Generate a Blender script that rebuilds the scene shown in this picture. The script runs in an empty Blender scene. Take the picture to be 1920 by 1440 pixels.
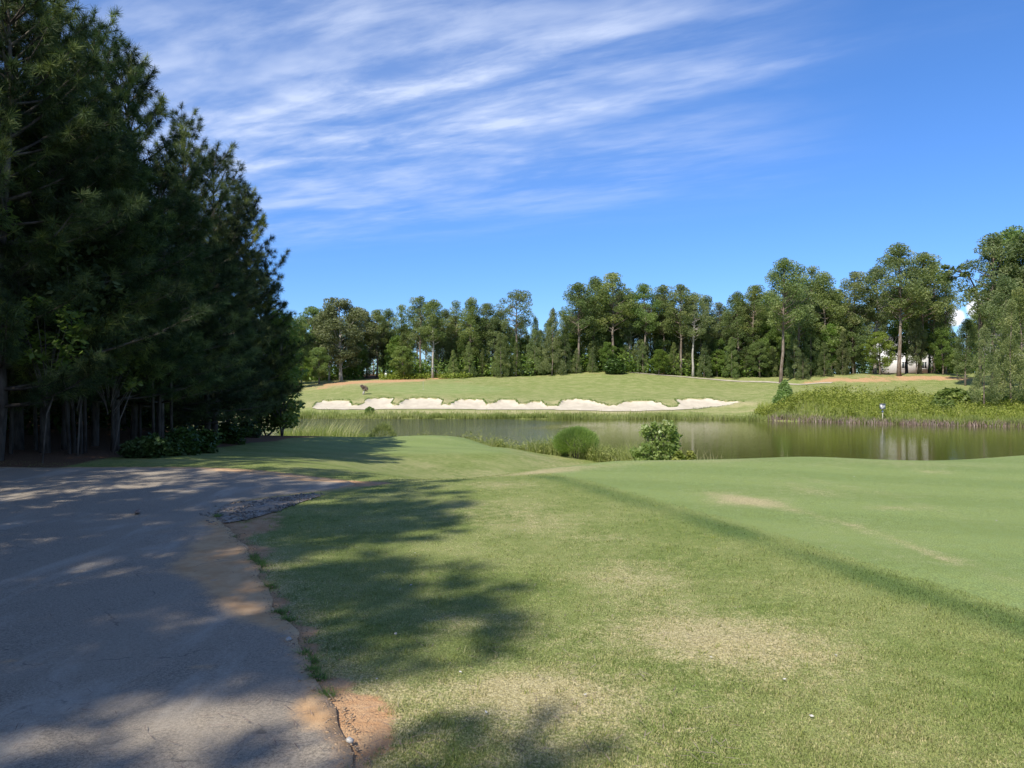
import bpy, math, random
import numpy as np
from mathutils import Vector

SC = bpy.context.scene
COL = SC.collection
rng = np.random.default_rng(11)
PI = math.pi
EYE = 1.6
F = 1450.0            # focal length in pixels of the 1920 px wide photograph
ZW = -1.99            # water level

# ------------------------------------------------------------------ helpers
def tag(o, label=None, cat=None, group=None, kind=None):
    if label: o['label'] = label
    if cat: o['category'] = cat
    if group: o['group'] = group
    if kind: o['kind'] = kind
    return o

def empty(name, loc, rz=0.0):
    o = bpy.data.objects.new(name, None); COL.objects.link(o)
    o.empty_display_size = 0.3
    o.location = loc; o.rotation_euler = (0, 0, rz)
    return o

class MB:
    """collects vertices and faces, then links them as one mesh object"""
    def __init__(s):
        s.v = []; s.f = []; s.n = 0; s.t = []
    def add(s, v, f, tint=0.5):
        v = np.asarray(v, dtype=np.float32).reshape(-1, 3)
        f = np.asarray(f, dtype=np.int64)
        s.v.append(v); s.f.append(f + s.n)
        t = np.asarray(tint, dtype=np.float32)
        if t.ndim == 0: t = np.full(len(v), float(t), np.float32)
        s.t.append(t); s.n += len(v)
    def box(s, c, d, rz=0.0, tint=.5):
        x, y, z = np.array(d) / 2
        v = np.array([[-x,-y,-z],[x,-y,-z],[x,y,-z],[-x,y,-z],[-x,-y,z],[x,-y,z],[x,y,z],[-x,y,z]])
        cz, sz = math.cos(rz), math.sin(rz)
        v = v @ np.array([[cz, sz, 0], [-sz, cz, 0], [0, 0, 1]]) + np.array(c)
        s.add(v, [[0,3,2,1],[4,5,6,7],[0,1,5,4],[1,2,6,5],[2,3,7,6],[3,0,4,7]], tint)
    def tube(s, pts, rad, n=6, tint=.5, cap=True):
        pts = np.asarray(pts, float); k = len(pts)
        rad = np.broadcast_to(np.asarray(rad, float), (k,))
        tan = np.gradient(pts, axis=0); tan /= np.linalg.norm(tan, axis=1)[:, None] + 1e-9
        ref = np.array([1., 0, 0]) if abs(tan[0][0]) < .8 else np.array([0, 1., 0])
        a = np.cross(tan, ref); a /= np.linalg.norm(a, axis=1)[:, None] + 1e-9
        b = np.cross(tan, a)
        th = np.arange(n) * 2 * PI / n
        v = pts[:, None, :] + rad[:, None, None] * (np.cos(th)[None, :, None] * a[:, None, :] + np.sin(th)[None, :, None] * b[:, None, :])
        v = v.reshape(-1, 3)
        i = np.arange(k - 1)[:, None] * n; j = np.arange(n)[None, :]; j2 = (j + 1) % n
        f = np.stack([i + j, i + j2, i + n + j2, i + n + j], -1).reshape(-1, 4)
        s.add(v, f, tint)
        if cap and n >= 3:
            base = s.n - len(v)
            s.f.append(np.array([[base + (k - 1) * n + q for q in range(n)]]))
            s.f.append(np.array([[base + q for q in range(n)][::-1]]))
    def build(s, name, mat, parent=None, smooth=False, extra=None):
        me = bpy.data.meshes.new(name)
        if s.n:
            v = np.concatenate(s.v)
            tot = np.concatenate([np.full(len(f), f.shape[1], np.int32) for f in s.f])
            loops = np.concatenate([f.reshape(-1) for f in s.f]).astype(np.int32)
            me.vertices.add(len(v)); me.vertices.foreach_set('co', v.reshape(-1))
            me.loops.add(len(loops)); me.loops.foreach_set('vertex_index', loops)
            st = np.concatenate([[0], np.cumsum(tot)[:-1]]).astype(np.int32)
            me.polygons.add(len(tot)); me.polygons.foreach_set('loop_start', st)
            try: me.polygons.foreach_set('loop_total', tot)
            except Exception: pass
            if smooth: me.polygons.foreach_set('use_smooth', np.ones(len(tot), bool))
            a = me.attributes.new('tint', 'FLOAT', 'POINT'); a.data.foreach_set('value', np.concatenate(s.t))
            if extra:
                for k, val in extra.items():
                    a = me.attributes.new(k, 'FLOAT', 'POINT'); a.data.foreach_set('value', np.asarray(val, np.float32))
            me.update(); me.validate()
        if mat: me.materials.append(mat)
        o = bpy.data.objects.new(name, me); COL.objects.link(o)
        if parent: o.parent = parent
        return o

def kids(o): return [c for c in bpy.data.objects if c.parent == o]
def copy_tree(o, children, parent=None):
    c = o.copy(); COL.objects.link(c); c.parent = parent
    for ch, sub in children:
        copy_tree(ch, sub, c)
    return c
def child_map(o): return [(c, child_map(c)) for c in kids(o)]

def sstep(a, b, x):
    t = np.clip((np.asarray(x, float) - a) / (b - a), 0, 1)
    return t * t * (3 - 2 * t)

def G(px, py, z=0.0):
    """ground point under a pixel, for ground at height z"""
    d = (EYE - z) * F / (py - 720.0)
    return ((px - 960) / F * d, d)
def P(px, d): return (px - 960) / F * d
def Z(py, d): return EYE - (py - 720.0) / F * d

def sd_poly(x, y, poly):
    """signed distance to polygon, negative inside"""
    x = np.asarray(x, float); y = np.asarray(y, float)
    p = np.asarray(poly, float); q = np.roll(p, -1, 0)
    best = np.full(x.shape, 1e18); ins = np.zeros(x.shape, bool)
    for (ax, ay), (bx, by) in zip(p, q):
        ex, ey = bx - ax, by - ay
        wx, wy = x - ax, y - ay
        t = np.clip((wx * ex + wy * ey) / (ex * ex + ey * ey + 1e-12), 0, 1)
        dx, dy = wx - t * ex, wy - t * ey
        best = np.minimum(best, dx * dx + dy * dy)
        c = ((ay <= y) & (by > y)) | ((by <= y) & (ay > y))
        with np.errstate(divide='ignore', invalid='ignore'):
            xi = ax + (y - ay) / (by - ay if by != ay else 1e-12) * ex
        ins ^= c & (x < xi)
    d = np.sqrt(best)
    return np.where(ins, -d, d)

def smooth_poly(pts, n=2):
    p = np.asarray(pts, float)
    for _ in range(n):
        q = np.roll(p, -1, 0)
        p = np.stack([p * .75 + q * .25, p * .25 + q * .75], 1).reshape(-1, 2)
    return p

# value noise
_perm = np.random.default_rng(3).permutation(512)
_val = np.random.default_rng(4).random(512)
def vnoise(x, y, s=1.0):
    x = np.asarray(x, float) * s; y = np.asarray(y, float) * s
    xi = np.floor(x).astype(int); yi = np.floor(y).astype(int)
    fx = x - xi; fy = y - yi; fx = fx * fx * (3 - 2 * fx); fy = fy * fy * (3 - 2 * fy)
    def hsh(a, b): return _val[(_perm[a & 511] + b * 57) & 511]
    return (hsh(xi, yi) * (1 - fx) + hsh(xi + 1, yi) * fx) * (1 - fy) + (hsh(xi, yi + 1) * (1 - fx) + hsh(xi + 1, yi + 1) * fx) * fy

# ------------------------------------------------------------------ terrain
def tps_fit(pts):
    p = np.asarray(pts, float); n = len(p)
    r2 = ((p[:, None, :2] - p[None, :, :2]) ** 2).sum(-1)
    K = np.where(r2 > 0, .5 * r2 * np.log(r2 + 1e-12), 0) + np.eye(n) * .02
    Q = np.concatenate([np.ones((n, 1)), p[:, :2]], 1)
    A = np.block([[K, Q], [Q.T, np.zeros((3, 3))]])
    w = np.linalg.solve(A, np.concatenate([p[:, 2], np.zeros(3)]))
    return p[:, :2], w
def tps_eval(m, x, y):
    c, w = m; n = len(c)
    out = w[n] + w[n + 1] * x + w[n + 2] * y
    for i in range(n):
        r2 = (x - c[i, 0]) ** 2 + (y - c[i, 1]) ** 2
        out = out + w[i] * .5 * r2 * np.log(r2 + 1e-12)
    return out

near_pts = [
 (0,0,0),(-3,0,0),(3,0,.02),(0,-12,0),(-9,-12,.15),(9,-12,0),(16,-4,.05),(-16,-4,.4),(-16,6,.35),(25,5,.05),(25,-12,.05),(-26,-12,.6),
 (-1,4,0),(-2,6,-.03),(-5,8,0),(-8,11.5,0),(-9.8,14.5,.02),(-6,14,0),(-4,13,-.02),(-2.7,12.6,-.04),(-1,8,.0),(-.8,10.5,.0),
 (2,10,0.03),(4,7,.03),(8,8,.03),(6,13.5,.09),(10,14.5,.11),(15,15,.12),(2,14.2,.05),(22,15.5,.12),
 (2,15.6,.04),(6,16.0,.09),(11,16.3,.11),(16,16.8,.11),(22,17,.11),
 (2,17.2,-.38),(6,17.5,-.35),(11,17.9,-.33),(16,18.3,-.33),(22,18.5,-.3),
 (2,19.3,-.8),(6,20,-.95),(12,20.5,-.95),(20,21,-.95),
 (4.6,25,-1.45),(12,25,-1.62),(20,25,-1.62),(30,24,-1.62),
 (2.4,30,-1.25),(5.2,28,-1.5),(9,29,-1.75),(4,33.5,-1.95),(10,32.5,-2.0),(20,32.5,-2.0),(30,32.5,-2.0),
 (-1.2,13,-.02),(.4,14,0),(.4,15.4,-.12),(-1.0,14.6,-.2),(-.4,17,-.75),(-.2,19.5,-1.05),(-2.2,17,-.45),(-2.5,19,-.85),(1,21.5,-1.2),(-3.1,15,-.14),(-4.5,16,-.06),
 (-4.5,20,-.42),(-2,22.5,-1.0),(.3,24,-1.2),(1.5,26,-1.3),
 (-6.6,24,-.52),(-4,25,-.66),(-2,26,-.76),(0,27.2,-.86),(-4,29.5,-.78),(-1.5,30,-.84),
 (-6.5,34,-.79),(-4,34.5,-.8),(-2,34,-.82),(0,30.5,-.95),(1.7,29.3,-1.2),(0.6,32.5,-1.5),(-1.2,35.6,-1.5),
 (-4,36.6,-1.5),(-8,36.6,-1.4),(-4,38.5,-2.0),(-10,39,-2.0),(1,36,-2.0),(-8,34.5,-.82),
 (-9,20,-.15),(-10,16,.08),(-14,18,.35),(-12,25,0),(-10,30,-.45),(-14,34,-.5),(-20,30,.3),(-22,15,.7),(-20,42,-.4),(-32,30,1),
 (-16,44,-1.95),(-11,45,-2.05),(-7,44,-2.3),(0,42,-2.7),(10,40,-2.7),(20,40,-2.7),(32,40,-2.7),(0,52,-3),(20,52,-3),(-18,52,-2.9),(-32,50,-.5),(40,52,-3)]
def FP(px, py, d): return (P(px, d), d, Z(py, d))
far_pts = []
for px, py in [(250,781),(400,783),(540,784.5),(700,785),(900,785),(1100,785.5),(1300,786),(1420,788),(1520,790.5),(1620,793.5),(1750,797),(1860,799),(1960,800),(2150,803),(2400,806)]:
    d = (EYE - ZW) * F / (py - 720)
    far_pts.append((P(px, d), d, ZW))
    far_pts.append((P(px, d - 7), d - 7, ZW - .8))
    far_pts.append((P(px, d - 20), d - 20, ZW - 1.0))
for px in (300, 540, 700, 860, 1000, 1150, 1300, 1400):
    far_pts += [FP(px, 776.5, 82.3), FP(px, 768.5, 85)]
for px in (300, 540, 640, 760, 860, 960, 1060, 1200, 1320): far_pts.append(FP(px, 750, 91))
for px in (300, 540): far_pts.append(FP(px, 744, 97))
for px in (640, 760, 880): far_pts += [FP(px, 742, 95.5), FP(px, 733, 100)]
far_pts += [FP(1000,740,97),FP(1100,738,98),FP(1220,739,98),FP(1340,742,97),FP(1430,744,95)]
far_pts += [FP(960,728,104),FP(1100,722,106),FP(1250,724,106),FP(1380,730,104)]
far_pts += [FP(560,738,103),FP(600,727,108),FP(660,718,112),FP(720,711.5,116),FP(800,714,113),FP(870,713,115)]
far_pts += [FP(950,712,114),FP(1020,706,117),FP(1100,699,119),FP(1180,700,119),FP(1260,705,118),FP(1330,711,116),FP(1100,710,113),FP(1000,718,110),FP(1220,712,112)]
far_pts += [FP(1400,715,115),FP(1450,716,113),FP(1500,720,111),FP(1460,729,105)]
for px in (1520, 1620, 1740, 1860, 2000, 2200):
    far_pts += [FP(px, 771, 75), FP(px, 756, 83), FP(px, 741, 92), FP(px, 729, 99), FP(px, 721.5, 106)]
for px in (1560, 1640, 1740, 1860, 2000): far_pts += [FP(px, 714, 109.5), FP(px, 706, 113), FP(px, 701.5, 118), FP(px, 701, 130)]
far_pts += [FP(600,716,118),FP(720,705,128),FP(860,704,130),FP(1000,700,130),FP(1150,697,130),FP(1300,700,130),FP(1450,704,130)]
for x in (-110, -60, -20, 20, 60, 110): far_pts += [(x, 160, 3.6), (x, 200, 4.5)]
far_pts += [(-60, 85, 1.5), (-45, 70, -.8), (-75, 110, 3), (-55, 105, 2.4), (90, 80, 0), (100, 110, 2)]
TN, TF = tps_fit(near_pts), tps_fit(far_pts)

def h_raw(x, y):
    x = np.asarray(x, float); y = np.asarray(y, float)
    xn, yn = np.clip(x, -36, 42), np.clip(y, -14, 54)
    xf, yf = np.clip(x, -100, 110), np.clip(y, 50, 190)
    w = sstep(46, 56, y)
    a = tps_eval(TN, xn, yn); b = tps_eval(TF, xf, yf)
    z = a * (1 - w) + b * w
    away = sstep(120, 160, y)
    z = z + (vnoise(x, y, .35) - .5) * (.02 + .04 * sstep(20, 40, y)) * sstep(1, 6, np.abs(y)) + (vnoise(x + 40, y, .09) - .5) * .25 * sstep(83, 100, y)
    return z

def hit(px, py, dmin=2.0, dmax=170, hf=None):
    hf = hf or h_raw
    d = np.arange(dmin, dmax, .05)
    x = (px - 960) / F * d; z = EYE - (py - 720) / F * d
    k = np.nonzero(hf(x, d) >= z)[0]
    if len(k) == 0: return (float(P(px, 118)), 118.0)
    return float(x[k[0]]), float(d[k[0]])

bunker_px = [(585,765),(592,758),(605,754),(630,753.5),(655,754),(659,761),(672,761.5),(682,756.5),(690,750.5),(712,748.5),(738,749.5),(733,760.5),(745,761.5),(756,753.5),(766,749.5),(790,748.5),(820,749.5),(830,753.5),(827,761),(845,760.5),(858,752.5),(880,751.5),(905,752.5),(912,760),(924,758),(938,752.5),(966,752.5),(973,760),(985,760),(1000,755),(1015,755.5),(1026,763),(1046,763),(1054,753.5),(1080,750.5),(1110,754),(1138,762),(1156,762.5),(1170,757),(1186,754.5),(1222,754.5),(1240,758),(1253,764.5),(1268,764.5),(1275,759),(1266,752.5),(1290,749.8),(1335,750.5),(1360,754.5),(1397,756),(1350,763.5),(1300,767),(1262,769),(1200,771),(1120,770.5),(1040,768.5),(860,767.5),(720,767.5),(620,768),(595,767.5)]
BUNK = np.array([hit(px, py, 80) for px, py in bunker_px])

def h_fun(x, y):
    z = h_raw(x, y)
    x = np.asarray(x, float); y = np.asarray(y, float)
    m = (y > 80) & (y < 97) & (x > -32) & (x < 35)
    if m.any():
        sd = sd_poly(x[m], y[m], BUNK)
        lip = sstep(85.6, 87.5, y[m])
        add = -.10 * sstep(0, .9, -sd) * lip - .05 * (sd < 0) + .20 * np.exp(-(np.maximum(sd, 0) / .7) ** 2) * (sd > 0) * lip
        z = z.copy(); z[m] += add
    return z

def lines(segs):
    out = []
    for a, b, st in segs:
        n = max(1, int(round((b - a) / st))); out.append(a + (b - a) * np.arange(n) / n)
    out.append([segs[-1][1]]); return np.concatenate(out)
XL = lines([(-1500,-300,200),(-300,-100,25),(-100,-40,2),(-40,-14,.6),(-14,-6,.3),(-6,5,.125),(5,14,.3),(14,42,.6),(42,110,2),(110,300,25),(300,1500,200)])
YL = lines([(-400,-60,60),(-60,-14,4),(-14,1.5,.5),(1.5,16.5,.125),(16.5,38,.25),(38,78,1.0),(78,97,.3),(97,126,.8),(126,170,4),(170,400,30),(400,2600,300)])
GX, GY = np.meshgrid(XL, YL)
HG = h_fun(GX.ravel(), GY.ravel()).reshape(GX.shape)
def H(x, y):
    x = np.asarray(x, float); y = np.asarray(y, float)
    i = np.clip(np.searchsorted(XL, x) - 1, 0, len(XL) - 2); j = np.clip(np.searchsorted(YL, y) - 1, 0, len(YL) - 2)
    fx = (x - XL[i]) / (XL[i + 1] - XL[i]); fy = (y - YL[j]) / (YL[j + 1] - YL[j])
    return (HG[j, i] * (1 - fx) + HG[j, i + 1] * fx) * (1 - fy) + (HG[j + 1, i] * (1 - fx) + HG[j + 1, i + 1] * fx) * fy
def Hs(x, y): return float(H(x, y))

# ------------------------------------------------------------------ ground zones
ROAD = np.array([G(680,1452),(-.55,0),(-.4,-12),(-5.4,-12),(-5.5,-2),(-6.0,3),(-8.4,6.6),(-11.4,9),(-15,11.2),(-24,12.2),(-24,15.2),(-14,14.85),(-9.7,14.6),
  (-6.9,14.65),(-5.2,14.45),(-4.2,13.95),(-3.4,13.5),(-2.75,13.0),(-2.45,12.35),(-2.8,11.75),(-3.35,11.2),(-3.75,10.5),(-3.8,9.9),(-3.42,9.05),(-3.0,8.35),
  G(478,1045),G(492,1080),G(510,1125),G(545,1180),G(580,1235),G(605,1300),G(640,1370)])
ROADS = smooth_poly(ROAD, 2)
TEE = np.array([(.35,14.3),(1.2,12.5),(2.6,8.6),(3.53,5.33),(4.35,2.5),(5,-3),(26,-3),(26,17),(16,16.5),(11,16.1),(6,15.9),(2,15.5),(.6,15.1)])
TEE2 = np.array([(-7.8,24.3),(-4,25.2),(-2,26.1),(.1,27.3),(0,29.5),(-1.0,32),(-2.2,33.9),(-4,34.3),(-7.8,34)])
GREEN = np.array([(P(700,98),98),(P(830,96.5),96.5),(P(930,99),99),(P(960,104),104),(P(860,108),108),(P(760,107),107),(P(690,104),104)])
GRAV = np.array([(-3.82,9.3),(-3.82,10.15),(-3.42,10.8),(-2.95,11.3),(-2.7,11.15),(-2.85,10.5),(-2.95,9.7),(-3.1,9.1),(-3.4,8.75)])
GRAVS = smooth_poly(GRAV, 2)

def blob(x, y, cx, cy, rx, ry, rot=0.0):
    c, s = math.cos(rot), math.sin(rot)
    u = ((x - cx) * c + (y - cy) * s) / rx; v = (-(x - cx) * s + (y - cy) * c) / ry
    return np.exp(-(u * u + v * v))
def seg_d(x, y, a, b):
    ax, ay = a; ex, ey = b[0] - ax, b[1] - ay
    t = np.clip(((x - ax) * ex + (y - ay) * ey) / (ex * ex + ey * ey), 0, 1)
    return np.hypot(x - ax - t * ex, y - ay - t * ey)

def tee_at(x, y):
    t = sstep(.12, -.08, sd_poly(x, y, TEE)) + sstep(.5, -.5, sd_poly(x, y, TEE2)) + .9 * sstep(2, -2, sd_poly(x, y, GREEN))
    return np.clip(t, 0, 1)
def dry_at(x, y):
    d = np.full(np.shape(x), .16)
    for px, py, rx, ry, a in [(1360,1205,.62,.62,.75),(1450,1215,.4,.4,.4),(1260,1180,.4,.5,.4),(1180,1085,.45,.7,.5),(1000,1330,.35,.35,.85),(1060,1290,.4,.3,.5),(1150,1330,.5,.4,.3),(930,1290,.3,.2,.55),(1040,1200,.4,.3,.3),
                              (900,960,.8,.8,.4),(1000,980,.6,1.0,.3),(860,1160,.4,.3,.35),(720,1300,.3,.2,.6),(1010,886,.7,.35,1.0),(1060,880,.9,.4,.7),(930,910,.7,.5,.5),(1120,1010,.3,.3,.35),
                              (1390,945,.5,.45,.75),(1665,958,.35,.2,.6),(1500,930,1.2,.5,.25),(1750,895,.3,.25,.5),(1560,1040,.6,.5,.2),(1700,880,2,.6,.25),(1300,875,1.6,.4,.45),(1820,862,1.2,.3,.8),(1760,861,.5,.2,.7),
                              (680,1370,.3,.25,.8),(1240,1060,.5,.5,.15),(1600,1300,.5,.4,.1),(1300,1400,.5,.25,.25),(1000,1420,.3,.2,.5),(1700,1420,.4,.2,.2)]:
        cx, cy = G(px, py)
        d = d + a * blob(x, y, cx, cy, rx, ry)
    # worn lines along the tee
    for (a, b, w, amp) in [((1340,932),(1490,962),.22,.55),((1490,962),(1600,990),.10,.5),((1600,990),(1780,1055),.09,.5),((1780,1055),(1980,1130),.1,.4),((1480,900),(1640,930),.15,.3),((1640,930),(1860,985),.12,.3),((1420,895),(1540,935),.2,.2),((1540,985),(1900,1080),.3,.12)]:
        d = d + amp * .85 * np.exp(-(seg_d(x, y, G(*a), G(*b)) / w) ** 2) * (.4 + .9 * vnoise(x, y, 2.2))
    # lush strip beside the tee
    sd = sd_poly(x, y, TEE)
    d = d * (1 - .3 * (y < 20)) - .34 * np.exp(-((sd - .30) / .32) ** 2) * (y < 13.5) * (.6 + .8 * vnoise(x, y, 1.7))
    d = d + .5 * np.exp(-(np.maximum(sd_poly(x, y, ROADS), 0) / .28) ** 2) * (y < 13)
    far = sstep(60, 80, y)
    d = d + far * (.10 + .35 * blob(x, y, P(650, 112), 111, 9, 6) + .12 * (vnoise(x, y, .12) - .3) + .35 * np.exp(-(np.maximum(sd_poly(x, y, BUNK), 0) / 1.6) ** 2) * sstep(85, 88, y))
    d = d + .4 * np.exp(-((y - 83.2) / 1.5) ** 2) * (vnoise(x, y, .1) > .45)
    d = d + .25 * (blob(x, y, -1.2, 22.8, 2.6, 1.2) + blob(x, y, 1.5, 27.5, 1.6, 2.5))
    return np.clip(d, -.5, 1.2)
def soil_at(x, y):
    s = np.zeros(np.shape(x))
    for px, py, rx, ry, a in [(668,1352,.20,.24,1.15),(650,1320,.14,.12,.8),(700,1400,.16,.1,.8),(632,1282,.14,.1,.75),(556,1180,.18,.14,.95),(575,1215,.12,.1,.7),(520,1120,.14,.16,.65),(485,1030,.25,.3,.7),(470,990,.4,.5,.9),(500,965,.4,.5,.6)]:
        cx, cy = G(px, py); s = s + a * blob(x, y, cx, cy, rx, ry)
    sdr = sd_poly(x, y, ROADS)
    s = s + .68 * np.exp(-(np.maximum(sdr, 0) / .085) ** 2) * (y < 12)
    s = s + .75 * np.exp(-(np.maximum(sdr, 0) / .35) ** 2) * (y > 12.2) * (y < 17)
    s = s + .9 * blob(x, y, -2.35, 12.7, .45, .35) + .45 * blob(x, y, .5, 14.6, .7, .35)
    # clay banks across the pond
    for px, d, rx, ry, a in [(715,114,5.5,2.8,.72),(770,113,4,1.6,.5),(660,112.5,4.5,2.6,.62),(605,109.5,4,3,.5),(590,106,3,2,.4),(800,117,5,1.4,.7),(815,118.5,2.5,.8,.8),(870,112,3,.7,.65),(730,107,2.5,.8,.3),(1110,117.5,4,.9,.45),
                             (1010,118.5,3,.7,.5),(1600,109.5,6,1.8,.52),(1690,111,7,2.6,.42),(1750,112,6,2.6,.34),(1530,111,5,1.6,.42),(1690,116,9,2,.38),(1330,117,8,1.2,.4),(1800,111,6,2,.35),(1560,113,8,2,.34)]:
        s = s + a * blob(x, y, P(px, d), d, rx, ry)
    return np.clip(s, 0, 1.2)
def litter_at(x, y):
    edge = -8.4 + (vnoise(x * 0 + 3, y, .5) - .5) * 1.2
    l = sstep(edge + .5, edge - .8, x) * sstep(14.2, 14.9, y) * sstep(48, 40, y)
    l = np.maximum(l, sstep(-6.2, -7.2, x + .0 * y) * sstep(8.5, 5, y))
    l = np.maximum(l, sstep(119, 122, y))
    l = np.maximum(l, sstep(-36, -44, x) * sstep(40, 50, y) * .8)
    return np.clip(l, 0, 1)

# ------------------------------------------------------------------ materials
def new_mat(name):
    m = bpy.data.materials.new(name); m.use_nodes = True
    nt = m.node_tree; nt.nodes.clear()
    return m, nt
class NT:
    def __init__(s, nt): s.nt = nt
    def n(s, t, **kw):
        nd = s.nt.nodes.new(t)
        for k, v in kw.items():
            if k == 'props':
                for a, b in v.items(): setattr(nd, a, b)
            else:
                key = int(k[1:]) if k[0] == 'i' and k[1:].isdigit() else k
                sock = nd.inputs[key]
                s.put(sock, v)
        return nd
    def put(s, sock, v):
        if isinstance(v, bpy.types.NodeSocket): s.nt.links.new(v, sock)
        elif isinstance(v, bpy.types.Node): s.nt.links.new(v.outputs[0], sock)
        else:
            if sock.type == 'RGBA' and isinstance(v, (tuple, list)) and len(v) == 3: v = (*v, 1)
            sock.default_value = v
    def math(s, op, a, b=0.0, c=None, clamp=False):
        nd = s.nt.nodes.new('ShaderNodeMath'); nd.operation = op; nd.use_clamp = clamp
        s.put(nd.inputs[0], a); s.put(nd.inputs[1], b)
        if c is not None: s.put(nd.inputs[2], c)
        return nd.outputs[0]
    def mix(s, f, a, b, bt='MIX'):
        nd = s.nt.nodes.new('ShaderNodeMix'); nd.data_type = 'RGBA'; nd.blend_type = bt
        s.put(nd.inputs[0], f); s.put(nd.inputs[6], a); s.put(nd.inputs[7], b)
        return nd.outputs[2]
    def ramp(s, f, a, b, lo=0.0, hi=1.0, smooth=True):
        nd = s.nt.nodes.new('ShaderNodeMapRange'); nd.interpolation_type = 'SMOOTHSTEP' if smooth else 'LINEAR'
        s.put(nd.inputs[0], f); nd.inputs[1].default_value = a; nd.inputs[2].default_value = b
        nd.inputs[3].default_value = lo; nd.inputs[4].default_value = hi
        return nd.outputs[0]
    def noise(s, vec, scale, detail=2, rough=.5, dist=0.0):
        nd = s.nt.nodes.new('ShaderNodeTexNoise')
        s.put(nd.inputs['Vector'], vec); nd.inputs['Scale'].default_value = scale
        nd.inputs['Detail'].default_value = detail; nd.inputs['Roughness'].default_value = rough; nd.inputs['Distortion'].default_value = dist
        return nd.outputs[0]
    def attr(s, name):
        nd = s.nt.nodes.new('ShaderNodeAttribute'); nd.attribute_name = name
        return nd.outputs['Fac']
    def pos(s): return s.nt.nodes.new('ShaderNodeNewGeometry').outputs['Position']
    def obj(s): return s.nt.nodes.new('ShaderNodeTexCoord').outputs['Object']
    def mapping(s, vec, scale=(1,1,1), rot=(0,0,0), loc=(0,0,0)):
        nd = s.nt.nodes.new('ShaderNodeMapping'); s.put(nd.inputs[0], vec)
        nd.inputs['Scale'].default_value = scale; nd.inputs['Rotation'].default_value = rot; nd.inputs['Location'].default_value = loc
        return nd.outputs[0]
    def principled(s, col, rough=.8, spec=.25, normal=None, **kw):
        nd = s.nt.nodes.new('ShaderNodeBsdfPrincipled')
        s.put(nd.inputs['Base Color'], col); s.put(nd.inputs['Roughness'], rough); s.put(nd.inputs['Specular IOR Level'], spec)
        if normal is not None: s.put(nd.inputs['Normal'], normal)
        for k, v in kw.items(): s.put(nd.inputs[k], v)
        return nd.outputs[0]
    def bump(s, h, strength=.5, dist=.02):
        nd = s.nt.nodes.new('ShaderNodeBump'); s.put(nd.inputs['Height'], h)
        nd.inputs['Strength'].default_value = strength; nd.inputs['Distance'].default_value = dist
        return nd.outputs[0]
    def out(s, sh):
        o = s.nt.nodes.new('ShaderNodeOutputMaterial'); s.put(o.inputs[0], sh)

def turf_colour(t, blades=False):
    p = t.pos()
    n1 = t.noise(p, .9, 3, .55); n2 = t.noise(p, 7.0, 3, .6); n3 = t.noise(p, 48, 2, .6)
    n4 = t.noise(t.mapping(p, (1, .55, 1), (0, 0, .5)), 110, 2, .7)
    tee = t.attr('tee'); dry = t.attr('dry')
    gA = t.mix(t.ramp(n2, .3, .7), (.146, .190, .046), (.200, .240, .066))
    gA = t.mix(t.ramp(n1, .35, .68), gA, (.230, .258, .084))
    # short mown turf, faint mowing bands
    band = t.nt.nodes.new('ShaderNodeTexWave'); t.put(band.inputs['Vector'], t.mapping(p, (1, 1, 1), (0, 0, math.radians(22))))
    band.bands_direction = 'Y'; band.inputs['Scale'].default_value = .16; band.inputs['Distortion'].default_value = 1.2; band.inputs['Detail'].default_value = 1
    gT = t.mix(t.ramp(band.outputs[1], .2, .8), (.186, .240, .070), (.214, .268, .082))
    gT = t.mix(t.ramp(n2, .35, .7, 0, .4), gT, (.19, .27, .10))
    gA = t.mix(t.ramp(dry, .05, -.35), gA, (.095, .145, .038))
    g = t.mix(tee, gA, gT)
    spk = t.math('ADD', t.math('MULTIPLY', t.math('SUBTRACT', n3, .5), .85), t.math('MULTIPLY', t.math('SUBTRACT', n2, .5), .9))
    spk = t.math('ADD', spk, t.math('MULTIPLY', t.math('SUBTRACT', n4, .5), .8))
    if blades: spk = t.math('ADD', spk, t.math('MULTIPLY', t.math('SUBTRACT', t.attr('tint'), .5), .9))
    spk = t.math('MULTIPLY', spk, t.ramp(tee, 0, 1, 1.0, .7))
    dn = t.math('ADD', dry, t.math('MULTIPLY', t.math('SUBTRACT', n1, .5), .55))
    f = t.ramp(t.math('ADD', dn, spk), .12, .95)
    straw = t.mix(t.ramp(n3, .35, .65), (.33, .285, .135), (.46, .40, .22))
    col = t.mix(f, g, straw)
    fine = t.ramp(n4, .32, .68, .62, 1.32)
    comb = t.nt.nodes.new('ShaderNodeCombineXYZ')
    for i in range(3): t.put(comb.inputs[i], fine)
    col = t.mix(1.0, col, comb.outputs[0], 'MULTIPLY')
    return col, n2, n3, n4, p

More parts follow.
